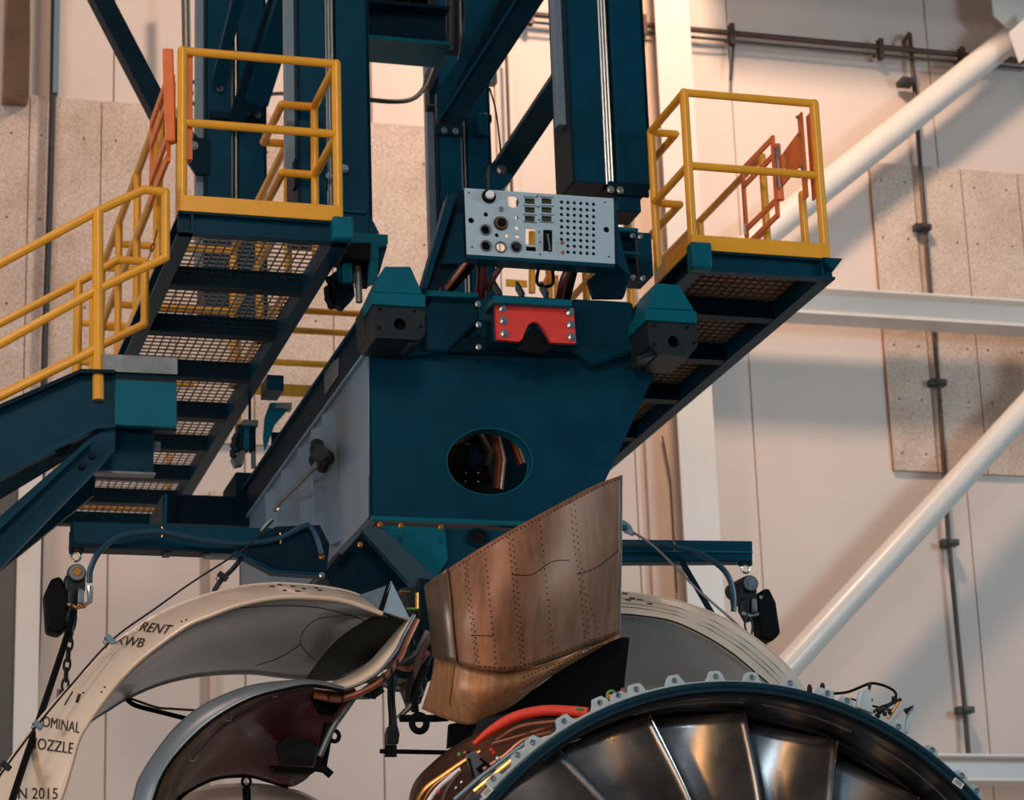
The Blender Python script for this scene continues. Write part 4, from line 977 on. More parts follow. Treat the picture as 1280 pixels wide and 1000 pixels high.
# ropes
def rope(pts, r, label, mt='black', nm='rope'):
    o = MB().tube(crom(curve3(pts), 50), r, 8).build(nm, M[mt]); tag(o, label, nm.replace('_', ' ')); return o
rope([(92, 765, 16.0), (82, 800, 15.8), (64, 855, 15.4), (47, 905, 15.0), (30, 955, 14.7), (12, 1010, 14.4)], .022, 'thick black rope dropping from the left hoist past the lettered cowl')
rope([(342, 650, 15.6), (310, 682, 15.4), (240, 728, 15.1), (195, 760, 14.95), (140, 800, 14.8), (90, 855, 14.7), (48, 905, 14.65), (5, 962, 14.6), (-20, 1000, 14.6)], .0065, 'thin steel sling wire running from the cradle side along the lettered cowl edge', 'dark', 'sling_wire')
rope([(302, 697, 16), (292, 710, 15.6), (276, 726, 15.3), (268, 738, 15.1)], .016, 'short black strap with a toggle between the left arm and the cowl top', 'dark', 'strap')
rope([(786, 662, 16.0), (820, 685, 15.8), (870, 735, 15.4), (915, 775, 15.1), (940, 800, 15.0)], .009, 'thin steel sling wire slanting down right across the right arm', 'grey_steel', 'sling_wire')
t = thing('turnbuckle', 'steel turnbuckle on the sling wire just left of the arm root', 'turnbuckle', PY(335, 655, 15.6))
MB().tube([PY(342, 648, 15.6), PY(334, 655, 15.6), PY(326, 664, 15.6)], [.010, .018, .010], 10).build('body', M['grey_steel'], t)
MB().ball(PY(348, 637, 15.6), .016, 10, 8).build('eye', M['chrome'], t)
t = thing('turnbuckle', 'teal grey rod end at the top of the right sling wire', 'turnbuckle', PY(784, 662, 16))
MB().tube([PY(778, 654, 16.05), PY(784, 661, 16), PY(791, 668, 15.95)], [.025, .035, .014], 10).build('body', M['post_grey'], t)
for x, y, Y, lb_ in ((137, 799, 14.75, 'blue grey wire clip on the cowl edge beside the upper lettering'), (47, 906, 14.6, 'blue grey wire clip on the cowl edge where the black rope crosses the lower lettering'), (278, 720, 15.3, 'small dark toggle on the strap above the cowl'), (7, 957, 14.55, 'small dark clip on the wire at the far left edge')):
    t = thing('wire_clip', lb_, 'clip', PY(x, y, Y))
    MB().bar(PY(x-5, y-4, Y), PY(x+6, y+5, Y), .035, .035).build('clip_body', M['post_grey'] if x not in (278, 7) else M['dark'], t, bev=.006)
    MB().tube([PY(x-5, y-2, Y-.02), PY(x-8, y+4, Y-.02), PY(x-4, y+8, Y-.02)], .003, 6).build('split_pin', M['dark'], t)

# ================================================================== LEFT COWL (thrust reverser half)
LC = thing('engine_cowl', 'huge opened left cowl with cream lettered edge and smooth grey inside', 'cowl', PY(300, 850, 15))
YO = 14.95
outer = [(-60, 1075, YO), (-25, 1010, YO), (0, 968, YO), (20, 938, YO), (42, 908, YO), (62, 884, YO), (87, 858, YO), (107, 839, YO), (142, 805, YO), (172, 784, YO), (200, 766, YO), (230, 753, YO), (262, 742, YO), (300, 733, YO), (340, 729, YO), (372, 730, YO), (410, 734, YO), (445, 742, YO), (478, 760, YO)]
YI = 14.55
inner = [(20, 1120, YI), (50, 1050, YI), (75, 1000, YI), (88, 960, YI), (98, 925, YI), (111, 902, YI), (130, 875, YI), (150, 850, YI), (175, 825, YI), (207, 800, YI), (237, 780, YI), (262, 770, YI), (297, 757, YI), (347, 747, YI), (397, 747, YI), (435, 752, YI), (478, 767, YI)]
mid = [((a[0]+b[0])/2, (a[1]+b[1])/2, (YO+YI)/2-.02) for a, b in [(outer[int(round(i*(len(outer)-1)/12))], inner[int(round(i*(len(inner)-1)/12))]) for i in range(13)]]
Ro, Ri = crom(curve3(outer), 81), crom(curve3(inner), 81)
def blend(A, B, t_, dy=0.): return [a.lerp(b, t_)+V((0, dy, 0)) for a, b in zip(A, B)]
me = loft_mesh([Ro, blend(Ro, Ri, .33, -.03), blend(Ro, Ri, .7, -.03), Ri], 81, 4)
bvL = bvh_of(me)
link('lettered_edge_ring', me, M['cowl'], LC, solid=.012, solid_off=-1)
# outer skin going back
Rb = [p+V((.10, 1.3, .05)) for p in Ro]
link('outer_skin', loft_mesh([Ro, blend(Ro, Rb, .5), Rb], 81), M['cowl'], LC, solid=.012)
# lip roll between ring and liner
MB().tube(Ri, .014, 10).build('rolled_lip', M['cowl'], LC)
back_ = [(60, 1060, 15.9), (78, 985, 15.9), (92, 930, 15.9), (111, 903, 15.9), (135, 887, 15.9), (160, 872, 15.9), (200, 855, 15.9), (250, 844, 15.9), (310, 841, 15.9), (347, 845, 15.9), (383, 848, 15.9), (430, 848, 15.9), (470, 835, 15.9), (505, 800, 15.9)]
Rk = crom(curve3(back_), 81)
Rm = [a.lerp(b, .5)+V((0, 0, .05)) for a, b in zip(Ri, Rk)]
me = loft_mesh([Ri, blend(Ri, Rk, .12), Rm, Rk], 81, 5); bvLin = bvh_of(me)
link('inner_liner', me, M['cowl_in'], LC, solid=.01, solid_off=-1)
MB().tube(Rk, .012, 8).build('rear_edge', M['cowl_in'], LC)
# access panel outline on the liner
def surf_line(pts, bv, parent, r, mt, nm, lift=.003):
    out = []
    for x, y in pts:
        h = bv.ray_cast(CAM, ray(x, y).normalized())
        if h[0] is not None: out.append(h[0]-ray(x, y).normalized()*lift)
    if len(out) > 2: return MB().tube(out, r, 6).build(nm, M[mt], parent)
def sm(pts, n=40): return [(p.x, p.y) for p in crom([V((x, y, 0)) for x, y in pts], n)]
surf_line(sm([(300, 760), (350, 757), (400, 760), (440, 770), (458, 777)]), bvLin, LC, .003, 'ink', 'panel_seam')
surf_line(sm([(440, 768), (395, 775), (377, 795), (380, 812), (400, 830)]), bvLin, LC, .0025, 'dark', 'panel_seam')
surf_line(sm([(377, 805), (350, 822), (320, 832)]), bvLin, LC, .0025, 'dark', 'panel_seam')
# lettering
def word(txt, px, py, size, ax, ay, shear=0., space=1.):
    me = text_mesh(txt, 1., 0, space); return decal('lettering', me, bvL, M['ink'], LC, px, py, (ax[0]*size, ax[1]*size), (ay[0]*size, ay[1]*size), .006)
word('TRENT', 190, 786, 17.5, (.86, .10), (.62, -.92))
word('XWB', 163, 803, 17, (.90, .12), (.45, -.95))
word('NOMINAL', 72, 906, 19, (.66, .12), (.10, -1.0))
word('NOZZLE', 64, 933, 20, (.74, .10), (.10, -1.0))
word('SN 2015', 44, 993, 20, (.84, .0), (.02, -1.0))
# stickers / small stencils
def quad_decal(px, py, w_, h, ax, ay, mt, parent, bv, nm='sticker'):
    bm = bmesh.new(); bmesh.ops.create_grid(bm, x_segments=4, y_segments=4, size=.5)
    me = bpy.data.meshes.new('q'); bm.to_mesh(me); bm.free()
    return decal(nm, me, bv, M[mt], parent, px, py, (ax[0]*w_, ax[1]*w_), (ay[0]*h, ay[1]*h), .002)
quad_decal(98, 873, 4, 11, (1, .1), (.35, -1), 'ink', LC, bvL); quad_decal(86, 873, 2, 17, (1, .1), (.6, -1), 'ink', LC, bvL)
for x, y in ((104, 866), (127, 865), (131, 859), (227, 777), (233, 775)): quad_decal(x, y, 2.2, 2, (1, 0), (0, -1), 'ink', LC, bvL, 'rivet')
for x, y in ((350, 731), (366, 733), (372, 739), (356, 738), (380, 736), (395, 735), (400, 738), (340, 733)): quad_decal(x, y, 9*random.uniform(.5, 1.2), 1.6, (1, .1), (0, -1), 'ink', LC, bvL, 'stencil_mark')
# dark seal strip across the liner
seal = [(477, 763), (508, 775), (500, 790), (455, 832), (410, 850), (383, 848), (400, 824), (430, 794), (465, 768)]
bm = bmesh.new()
me = loft_mesh([curve3([(476, 764, 14.9), (430, 793, 15.2), (405, 818, 15.4), (383, 848, 15.75)]), curve3([(508, 774, 14.8), (488, 802, 15.0), (455, 830, 15.3), (410, 850, 15.7)])], 24)
M['seal'] = mat('dark_grey_seal', (46, 50, 49), .6, spec=.2)
link('seal_strip', me, M['seal'], LC, solid=.02)
# silver fin at the hinge line
fin = thing('hinge_fin', 'pointed silver sheet metal fin standing at the inner end of the left cowl', 'fin', PY(490, 760, 14.7))
A_, B_, C_, D_ = PY(489, 726, 14.8), PY(476, 763, 14.55), PY(513, 775, 14.6), PY(437, 748, 14.95)
MB().prism([A_, C_, B_], (0, .03, 0)).build('front_face', M['alu'], fin); MB().prism([PY(486, 731, 14.85), B_+V((0, .04, 0)), D_], (0, .02, 0)).build('side_face', M['post_grey'], fin)
MB().bar(PY(487, 729, 14.8), B_, .03, .01).build('dark_seam', M['black'], fin)

# inner fixed structure: silver lip, brown ring, maroon skin
IC = thing('inner_cowl', 'maroon inner cowl half with silver curved lip below the big cowl', 'cowl', PY(300, 920, 14.6))
l0 = [(140, 1075, 14.4), (165, 1000, 14.4), (172, 975, 14.4), (192, 942, 14.4), (222, 905, 14.4), (260, 877, 14.4), (310, 857, 14.4), (360, 850, 14.4), (397, 850, 14.4), (430, 858, 14.4)]
l1 = [(165, 1080, 14.25), (192, 1000, 14.25), (202, 972, 14.25), (222, 942, 14.25), (260, 905, 14.25), (310, 875, 14.25), (360, 861, 14.25), (392, 857, 14.25), (430, 864, 14.25)]
l2 = [(195, 1080, 14.4), (219, 1000, 14.4), (228, 970, 14.4), (248, 940, 14.4), (286, 900, 14.4), (345, 871, 14.4), (392, 860, 14.4), (430, 866, 14.4)]
link('silver_lip', loft_mesh([curve3(l0), [a.lerp(b, .5)+V((0, -.03, 0)) for a, b in zip(crom(curve3(l0), 60), crom(curve3(l1), 60))], curve3(l1)], 60, 3), M['lip'], IC, solid=.01, solid_off=-1)
MB().tube(crom(curve3(l1), 60), .009, 8).build('dark_seam', M['black'], IC)
link('brown_ring', loft_mesh([curve3(l1), curve3(l2)], 60), M['brown_lip'], IC, solid=.01, solid_off=-1)
l3 = [(200, 1080, 15.3), (220, 1003, 15.3), (237, 988, 15.3), (270, 973, 15.3), (310, 970, 15.3), (335, 976, 15.3), (360, 984, 15.3), (377, 978, 15.3), (390, 966, 15.2), (403, 940, 15.0), (412, 912, 14.8), (430, 885, 14.6), (443, 868, 14.45)]
A3 = crom(curve3(l2+[(445, 866, 14.4)]), 70); B3 = crom(curve3(l3), 70)
me = loft_mesh([A3, [a.lerp(b, .5)+V((0, .12, .06)) for a, b in zip(A3, B3)], B3], 70, 6)
bvI = bvh_of(me)
link('maroon_skin', me, M['maroon'], IC, solid=.02, solid_off=-1)
MB().tube(crom(curve3(l3[1:7]), 40), .012, 8).build('lower_edge', M['black'], IC)
for x, y in ((344, 868), (285, 898), (241, 948)):
    p = PY(x, y, 14.32); MB().tube([p+V((-.018, 0, .012)), p+V((-.014, 0, -.014)), p+V((.014, 0, -.012)), p+V((.02, 0, .014))], .0035, 6).build('latch_clip', M['chrome'], IC)
plateY('black_box', [(338, 956), (365, 958), (396, 960), (404, 932), (412, 930), (404, 958), (388, 968), (345, 966)], 14.75, .1, M['black'], IC, bev=.003)
plateY('black_patch', [(345, 930), (366, 915), (388, 920), (398, 936), (392, 958), (350, 956)], 14.95, .03, M['dark'], IC, bev=.01)
plateY('black_patch', [(388, 870), (430, 872), (418, 895), (398, 892)], 14.62, .03, M['black'], IC, bev=.01)
for pts in ([(447, 866), (430, 890), (415, 912), (400, 945)],):
    MB().tube(crom(curve3([(x, y, 14.45) for x, y in pts]), 20), .018, 10).build('edge_tube', M['grey_steel'], IC)
MB().tube([PY(412, 905, 14.5), PY(407, 925, 14.5), PY(400, 965, 14.55)], .035, 10).build('hinge_arm', M['black'], IC)
p = PY(418, 920, 14.5); MB().tube([p+V((.028*cos(a), 0, .032*sin(a))) for a in [2*pi*i/20 for i in range(20)]], .013, 8, closed=True).build('lug', M['black'], IC)
MB().tube([PY(399, 956, 14.5), PY(414, 969, 14.5)], .024, 12).build('stub_pin', M['black'], IC)
p = PY(308, 977, 14.9); MB().tube([p+V((.025*cos(a), 0, .03*sin(a))) for a in [2*pi*i/20 for i in range(20)]], .009, 8, closed=True).build('shackle_ring', M['black'], IC)
MB().tube([PY(308, 985, 14.9), PY(309, 1010, 14.9)], .025, 10).build('shackle_stem', M['black'], IC)
# upper rail running from the inner cowl to the hinge
rl = [(392, 866, 14.38), (430, 870, 14.38), (474, 850, 14.4), (498, 822, 14.45), (508, 800, 14.5), (521, 772, 14.55)]
ru = [(392, 860, 14.36), (430, 862, 14.36), (470, 843, 14.38), (494, 815, 14.43), (504, 795, 14.48), (518, 769, 14.53)]
rv = [(400, 856, 14.5), (420, 852, 14.55), (455, 834, 14.6), (480, 808, 14.7), (497, 788, 14.75), (516, 768, 14.75)]
link('hinge_shelf', loft_mesh([curve3(rv), curve3(ru)], 40), M['cowl'], IC, solid=.012)
MB().tube(crom(curve3(ru), 40), .010, 8).build('shelf_edge', M['chrome'], IC)
MB().tube(crom(curve3([(x, y+3, Y) for x, y, Y in rl]), 50), .020, 10).build('copper_seal', M['copper'], IC)
for i, (x, y) in enumerate(((410, 871), (427, 873), (480, 847), (489, 838), (497, 829))):
    p = PY(x, y, 14.37); MB().tube([p+V((-.004, -.0, 0)), p+V((.004, 0, 0))], .024, 10).build('seal_band', M['dark'], IC)
# lower pale cowl just appearing
o = thing('lower_cowl', 'cream domed cowl top just showing at the bottom under the maroon skin', 'cowl', PY(320, 990, 15.8))
link('skin', loft_mesh([curve3([(225, 992, 16.3), (270, 982, 16.3), (320, 980, 16.3), (370, 988, 16.3), (400, 1002, 16.3)]), curve3([(190, 1030, 15.7), (255, 1015, 15.7), (320, 1012, 15.7), (375, 1020, 15.7), (410, 1035, 15.7)]), curve3([(180, 1090, 15.5), (250, 1080, 15.5), (320, 1080, 15.5), (375, 1085, 15.5), (415, 1090, 15.5)])], 30, 5), M['cowl'], o, solid=.01)
# cables visible below the big cowl
rope([(158, 874, 15.9), (170, 882, 15.9), (200, 890, 15.8), (240, 900, 15.6)], .016, 'thick black cable sagging below the left cowl', 'black', 'cable')
rope([(160, 872, 15.9), (195, 884, 15.9), (215, 886, 15.8), (245, 888, 15.6)], .008, 'thin dark cable sagging just above the thick one below the left cowl', 'rust', 'cable')

# ================================================================== RIGHT COWL
RC = thing('engine_cowl', 'opened right cowl with pale grey skin arching behind the fan case', 'cowl', PY(880, 820, 15))
o1 = [(700, 745, 15), (740, 740, 15), (775, 740, 15), (800, 742, 15), (850, 752, 15), (900, 770, 15), (945, 798, 15), (982, 830, 15), (1008, 862, 15), (1030, 895, 15)]
o2 = [(700, 770, 14.6), (740, 767, 14.6), (775, 768, 14.6), (800, 770, 14.6), (840, 777, 14.6), (880, 795, 14.6), (915, 817, 14.6), (945, 842, 14.6), (963, 858, 14.6), (985, 890, 14.6)]
o3 = [(700, 872, 15.6), (740, 868, 15.6), (775, 865, 15.6), (810, 866, 15.6), (850, 872, 15.6), (900, 885, 15.6), (940, 905, 15.6), (980, 930, 15.6)]
RA1, RA2, RA3 = crom(curve3(o1), 61), crom(curve3(o2), 61), crom(curve3(o3), 61)
meR = loft_mesh([RA1, blend(RA1, RA2, .35, -.03), blend(RA1, RA2, .7, -.03), RA2], 61, 4); bvR = bvh_of(meR)
link('edge_ring', meR, M['cowl'], RC, solid=.012, solid_off=-1)
link('inner_liner', loft_mesh([RA2, blend(RA2, RA3, .5), RA3], 61, 4), M['cowl_in'], RC, solid=.01, solid_off=-1)
link('outer_skin', loft_mesh([RA1, [p+V((-.1, 1.3, 0)) for p in RA1]], 61), M['cowl'], RC, solid=.012)
MB().tube([p+V((0, -.005, 0)) for p in RA2], .006, 8).build('panel_gap', M['ink'], RC)
for t_ in (.3, .5, .66): surf_line([( x*(1-t_)+x2*t_, y*(1-t_)+y2*t_) for (x, y, _), (x2, y2, _) in zip(o1[2:], o2[2:])], bvR, RC, .004, 'grey_steel', 'pressed_line')
for x, y in ((781, 742), (790, 748), (800, 750), (812, 755), (785, 750)): quad_decal(x, y, 7, 1.8, (1, .15), (0, -1), 'ink', RC, bvR, 'stencil_mark')

# ================================================================== BROWN RIVETED FAIRING
BF = thing('pylon_fairing', 'brown riveted titanium sheet fairing sweeping up in front of the teal cradle', 'fairing', PY(650, 750, 14))
tops = [(533, 733, 13.95), (560, 711, 13.72), (600, 685, 13.58), (650, 656, 13.55), (700, 629, 13.62), (745, 606, 13.78), (777, 594, 13.95)]
midc = [(543, 790, 13.92), (565, 775, 13.66), (602, 760, 13.50), (650, 745, 13.47), (700, 730, 13.56), (745, 715, 13.74), (776, 700, 13.93)]
sea = [(543, 822, 13.95), (570, 829, 13.68), (605, 838, 13.56), (645, 839, 13.54), (695, 824, 13.62), (740, 806, 13.78), (774, 795, 13.95)]
me = loft_mesh([curve3(tops), curve3(midc), curve3(sea)], 61, 12); bvB = bvh_of(me)
link('fairing_sheet', me, M['bronze'], BF, solid=.012, solid_off=-1)
lowr = [(527, 886, 14.1), (555, 898, 13.85), (585, 906, 13.75), (612, 898, 13.72), (645, 879, 13.70), (690, 845, 13.72), (773, 797, 13.95)]
sea2 = [(543, 822, 13.98), (570, 829, 13.71), (605, 838, 13.59), (645, 839, 13.57), (695, 824, 13.65), (740, 806, 13.81), (774, 795, 13.97)]
me2 = loft_mesh([curve3(sea2), [a.lerp(b, .5)+V((0, -.06, 0)) for a, b in zip(crom(curve3(sea2), 61), crom(curve3(lowr), 61))], curve3(lowr)], 61, 6); bvB2 = bvh_of(me2)
link('lower_skirt', me2, M['bronze_lt'], BF, solid=.012, solid_off=-1)
# worn leading strip
lead = loft_mesh([curve3([(532, 732, 13.96), (540, 790, 13.93), (543, 822, 13.95)]), curve3([(560, 711, 13.71), (566, 765, 13.64), (572, 828, 13.66)])], 20)
link('leading_strip', lead, M['brown_lip'], BF, solid=.012, solid_off=1)
surf_line(sm([(560, 712), (563, 745), (567, 790), (571, 828)]), bvB, BF, .004, 'ink', 'sheet_lap', .018)
surf_line(sm(sea and [(x, y) for x, y, _ in sea]), bvB, BF, .004, 'ink', 'sheet_lap', .006)
for L_ in ([(640, 718), (665, 718), (690, 702), (712, 700)], [(722, 718), (745, 710), (774, 688)], [(588, 794), (617, 795)], [(568, 832), (566, 850), (562, 880)]): surf_line(sm(L_, 14), bvB if L_[0][1] < 830 else bvB2, BF, .0022, 'rivet', 'sheet_seam')
def rivets(line, step, bv, two=0):
    P = sm(line, 200); acc = 0; m = MB(); last = P[0]; pts = [P[0]]
    for q in P[1:]:
        acc += math.dist(q, last); last = q
        if acc >= step: pts.append(q); acc = 0
    k = 0
    for i, (x, y) in enumerate(pts):
        for off in ([0] if not two else [0, two]):
            xx = x+off+random.uniform(-.4, .4); yy = y+(2.5 if off else 0)
            h = bv.ray_cast(CAM, ray(xx, yy).normalized())
            if h[0] is None: continue
            n = h[1] if h[1].dot(ray(xx, yy)) < 0 else -h[1]
            m.tube([h[0], h[0]+n*.003], [.0058, .0035], 6); k += 1
    if k: tag(m.build('rivet_row', M['rivet'], BF), kind='stuff')
rivets([(545, 729), (563, 715), (600, 690), (650, 661), (700, 634), (745, 611), (772, 599)], 5.2, bvB)
for ln, tw in (([(580, 702), (584, 740), (590, 790), (596, 830)], 3.5), ([(606, 692), (611, 740), (616, 790), (621, 836)], 0), ([(636, 672), (641, 720), (646, 775), (652, 836)], 4.5),
               ([(674, 650), (680, 700), (686, 760), (692, 820)], 0), ([(713, 628), (718, 680), (726, 740), (732, 806)], 5)): rivets(ln, 7.2, bvB, tw)
rivets([(725, 716), (745, 709), (772, 688)], 6, bvB); rivets([(600, 833), (645, 834), (695, 818), (740, 801), (770, 790)], 6, bvB)
rivets([(655, 846), (700, 828), (750, 806)], 5, bvB2); rivets([(650, 862), (700, 832)], 5, bvB2); rivets([(735, 745), (741, 770), (750, 795)], 8, bvB)
MB().tube(crom(curve3([(777, 594, 13.95), (776, 700, 13.93), (774, 795, 13.95)]), 20), .007, 6).build('right_edge', M['chrome'], BF)
# black board beside the fairing
bb = thing('black_baffle', 'matt black angular baffle board wedged between the fairing and the fan case', 'board', PY(700, 860, 13.6))
MB().prism(poly([(757, 795), (787, 797), (781, 850), (779, 900), (640, 910), (560, 935), (562, 905), (610, 896), (650, 874), (700, 838)], 13.97), (0, .04, 0)).build('board', M['black'], bb)
MB().prism(poly([(600, 900), (660, 885), (700, 880), (660, 900), (630, 925), (580, 940)], 13.7), (0, .03, 0)).build('lower_flap', M['dark'], bb)
# pylon core: dark structure between cowl and fairing
pc = thing('pylon_mount', 'dark tangle of mount castings between the left cowl and the brown fairing', 'mount', PY(520, 820, 14.9))
plateY('mount_casting', [(500, 735), (535, 730), (542, 790), (545, 820), (536, 850), (526, 880), (515, 850), (490, 845), (478, 862), (450, 862), (498, 828), (520, 775)], 15.05, .35, M['dark'], pc, bev=.01)
plateY('teal_web', [(524, 722), (545, 725), (548, 800), (540, 850), (530, 800)], 14.85, .1, M['steel_shade'], pc, bev=.006)
for pts, r, mt in (([(470, 835, 14.8), (500, 828, 14.75), (520, 815, 14.7), (535, 790, 14.7)], .022, 'grey_steel'), ([(450, 840, 14.9), (480, 832, 14.8), (515, 835, 14.7), (535, 815, 14.6)], .018, 'copper'),
                   ([(512, 880, 14.7), (516, 850, 14.7), (530, 830, 14.7), (538, 805, 14.7)], .03, 'dark'), ([(440, 850, 14.9), (470, 850, 14.9), (500, 860, 14.8), (520, 845, 14.7)], .025, 'rust'),
                   ([(526, 870, 14.6), (520, 840, 14.6), (528, 812, 14.6), (540, 795, 14.6)], .022, 'rust'), ([(500, 790, 14.9), (515, 800, 14.8), (512, 818, 14.8)], .02, 'dark')):
    MB().tube(crom(curve3(pts), 30), r, 10).build('pipe', M[mt], pc)
for x, y in ((505, 738), (513, 760), (523, 745)):
    pass
MB().rail([PY(500, 740, 14.78), PY(512, 740, 14.78)], .01, 8).build('brass_bar', M['amber'], pc); MB().rail([PY(521, 741, 14.78), PY(521, 761, 14.78)], .012, 8).build('brass_bar', M['amber'], pc); MB().rail([PY(508, 761, 14.78), PY(522, 761, 14.78)], .008, 8).build('green_bar', M['green'], pc)
m = MB()
for i in range(14): m.ball(PY(random.uniform(505, 535), random.uniform(765, 860), 14.7), random.uniform(.012, .026), 8, 5)
m.build('fittings', M['dark'], pc)
# hanging links
t = thing('drag_link', 'dark forked upright link hanging below the left cowl hinge', 'link', PY(492, 920, 14.6))
MB().tube(crom(curve3([(491, 838, 14.75), (489, 870, 14.7), (491, 900, 14.7), (491, 915, 14.7), (492, 928, 14.7)]), 24), [.034-.010*sin(pi*i/23) for i in range(24)], 12).build('link_rod', M['dark'], t)
plateY('fork', [(484, 915), (487, 906), (497, 906), (500, 918), (498, 930), (484, 929)], 14.65, .08, M['dark'], t, bev=.006)
MB().tube([PY(478, 911, 14.6), PY(502, 912, 14.6)], .001, 6).build('pin', M['chrome'], t)
t = thing('pull_rod', 'long black horizontal rod at the bottom of the forked link', 'rod', PY(520, 940, 14.6))
MB().tube([PY(475, 939, 14.65), PY(575, 941, 14.65)], .014, 10).build('rod', M['black'], t)
for x in (485, 492): MB().tube([PY(x, 932, 14.65), PY(x, 946, 14.65)], .02, 8).build('collar', M['black'], t)
t = thing('lifting_eye', 'black casting with a round lifting eye beside the fairing bottom', 'eye', PY(524, 905, 14.5))
p = PY(524, 904, 14.5); MB().tube([p+V((.044*cos(a), 0, .048*sin(a))) for a in [2*pi*i/28 for i in range(28)]], .021, 10, closed=True).build('ring', M['black'], t)
MB().tube(crom(curve3([(519, 890, 14.5), (518, 870, 14.5), (524, 850, 14.55), (533, 835, 14.6)]), 16), .024, 10).build('shank', M['black'], t)
MB().tube([PY(498, 898, 14.55), PY(515, 880, 14.5)], .016, 10).build('strut', M['grey_steel'], t)
MB().tube([PY(500, 898, 14.5), PY(545, 898, 14.5), PY(560, 897, 14.5)], .022, 10).build('arm', M['black'], t)
for pts in ([(454, 866, 14.6), (470, 868, 14.6)], [(465, 852, 14.55), (476, 868, 14.55)]):
    MB().tube(curve3(pts), .03, 14).build('hinge_bush', M['dark'], IC)

# ================================================================== ENGINE FRONT (fan case)
FYC = 12.0
FC = V((4.671, FYC, 2.157)); RF = 1.783
EN = thing('fan_engine', 'large jet engine fan with dark metal blades inside a black and teal case', 'jet engine', (FC.x, FYC+.4, FC.z-1.6))
def ringp(nm, r0, r1, y0, y1, mt, **k): return MB().ring(FC, r0, r1, FYC+y0, FYC+y1, 160).build(nm, M[mt], EN, **k)
ringp('case_lip', RF-.052, RF, -.02, .10, 'case', bev=.006)
ringp('case_step', RF-.075, RF-.05, .02, .14, 'liner', bev=.005)
ringp('case_bead', RF-.030, RF-.022, -.028, -.02, 'steel')
ringp('case_barrel', RF-.02, RF+.0, .10, 1.0, 'case')
# inner tapered liner
def cone(nm, r0, y0, r1, y1, mt, steps=4, bulge=0.):
    rows = []
    for s_ in range(steps+1):
        t_ = s_/steps; r = r0+(r1-r0)*t_+bulge*sin(pi*t_); y = FYC+y0+(y1-y0)*t_
        rows.append([V((FC.x+r*sin(a), y, FC.z+r*cos(a))) for a in [2*pi*i/160 for i in range(160)]])
    m = MB(); 
    for r_ in rows: m.v += [tuple(p) for p in r_]
    for s_ in range(steps):
        for i in range(160):
            j = (i+1) % 160; m.f.append((s_*160+i, s_*160+j, (s_+1)*160+j, (s_+1)*160+i)); m.mi.append(0)
    return m.build(nm, M[mt], EN, solid=.008)
cone('case_liner', RF-.07, .08, RF-.055, .42, 'liner', 4, .01)
cone('track_liner', RF-.055, .42, RF-.055, .95, 'liner')
# pale streak band on the liner joint
for a0, a1 in ((-.30, .06), (.12, .42), (.50, .86)):
    MB().ring(FC, RF-.082, RF-.074, FYC+.135, FYC+.145, 40, a0, a1).build('bright_seam', M['grey_steel'], EN)
# flange with tabs
fl = []
def ang(x, y): p = PY(x, y, FYC+.06)-FC; return atan2(p.x, p.z)
tabpx = [(612, 972), (645, 945), (662, 927), (701, 900), (746, 877), (771, 872), (792, 861), (840, 850), (892, 847), (937, 846), (985, 852), (1032, 865), (1055, 880), (1080, 880), (1122, 905), (1165, 934), (1202, 967), (1217, 990)]
angs = sorted(ang(*p) for p in tabpx)
big = [ang(840, 850), ang(892, 847), ang(937, 846), ang(985, 852), ang(701, 900), ang(746, 877), ang(1122, 905), ang(792, 861), ang(662, 927)]
full = list(angs); a = angs[-1]+.12
while a < angs[0]+2*pi-.1: full.append(a); a += .12
loops = []
def edge(full):
    pts = []; N = 720; import bisect
    for i in range(N):
        a = -pi/2+2*pi*i/N-.0
        r = RF+.012
        for t_ in full:
            d = abs((a-t_+pi) % (2*pi)-pi)
            w0, w1 = .0165, .028
            if d < w1:
                h = .050 if d < w0 else .050*(w1-d)/(w1-w0)
                r = max(r, RF+.012+h*(1 if any(abs(t_-b) < .012 for b in big) else .75))
        pts.append((FC.x+r*sin(a), FC.z+r*cos(a)))
    return pts
loops.append(edge(full)[::-1])
loops.append([(FC.x+(RF-.004)*sin(2*pi*i/240), FC.z+(RF-.004)*cos(2*pi*i/240)) for i in range(240)])
for t_ in full:
    c = (FC.x+(RF+.034)*sin(t_), FC.z+(RF+.034)*cos(t_)); loops.append(circ(c[0], c[1], .0085, 10))
holed('tabbed_flange', loops, FYC+.03, .022, M['flange'], EN)
for t_ in angs[::1]:
    c = V((FC.x+(RF+.034)*sin(t_), FYC+.028, FC.z+(RF+.034)*cos(t_)))
    MB().tube([c+V((.012*cos(q), 0, .012*sin(q))) for q in [2*pi*i/14 for i in range(14)]], .0035, 6, closed=True).build('bolt_ring', M['post_grey'], EN)
# tall bracket + label plates
MB().prism(poly([(1072, 884), (1077, 862), (1088, 862), (1092, 892)], FYC), (0, .05, 0)).build('tall_bracket', M['flange'], EN, bev=.004)
for cx_, cy_, rr in ((1198, 979, .62), (609, 990, -.78)):
    p = PY(cx_, cy_, FYC-.03); d = V((cos(rr), 0, -sin(rr)*1.0)); n_ = V((sin(rr), 0, cos(rr)))
    q = [p-d*.03-n_*.016, p+d*.03-n_*.016, p+d*.03+n_*.016, p-d*.03+n_*.016]
    lp = MB().prism(q, (0, .006, 0)).build('label_plate', M['label'], EN)
    for k in range(3):
        o_ = n_*(.008-.008*k); MB().prism([p+o_-d*.022, p+o_+d*.02, p+o_+d*.02+n_*.003, p+o_-d*.022+n_*.003], (0, -.0015, 0)).build('print_line', M['ink'], lp)
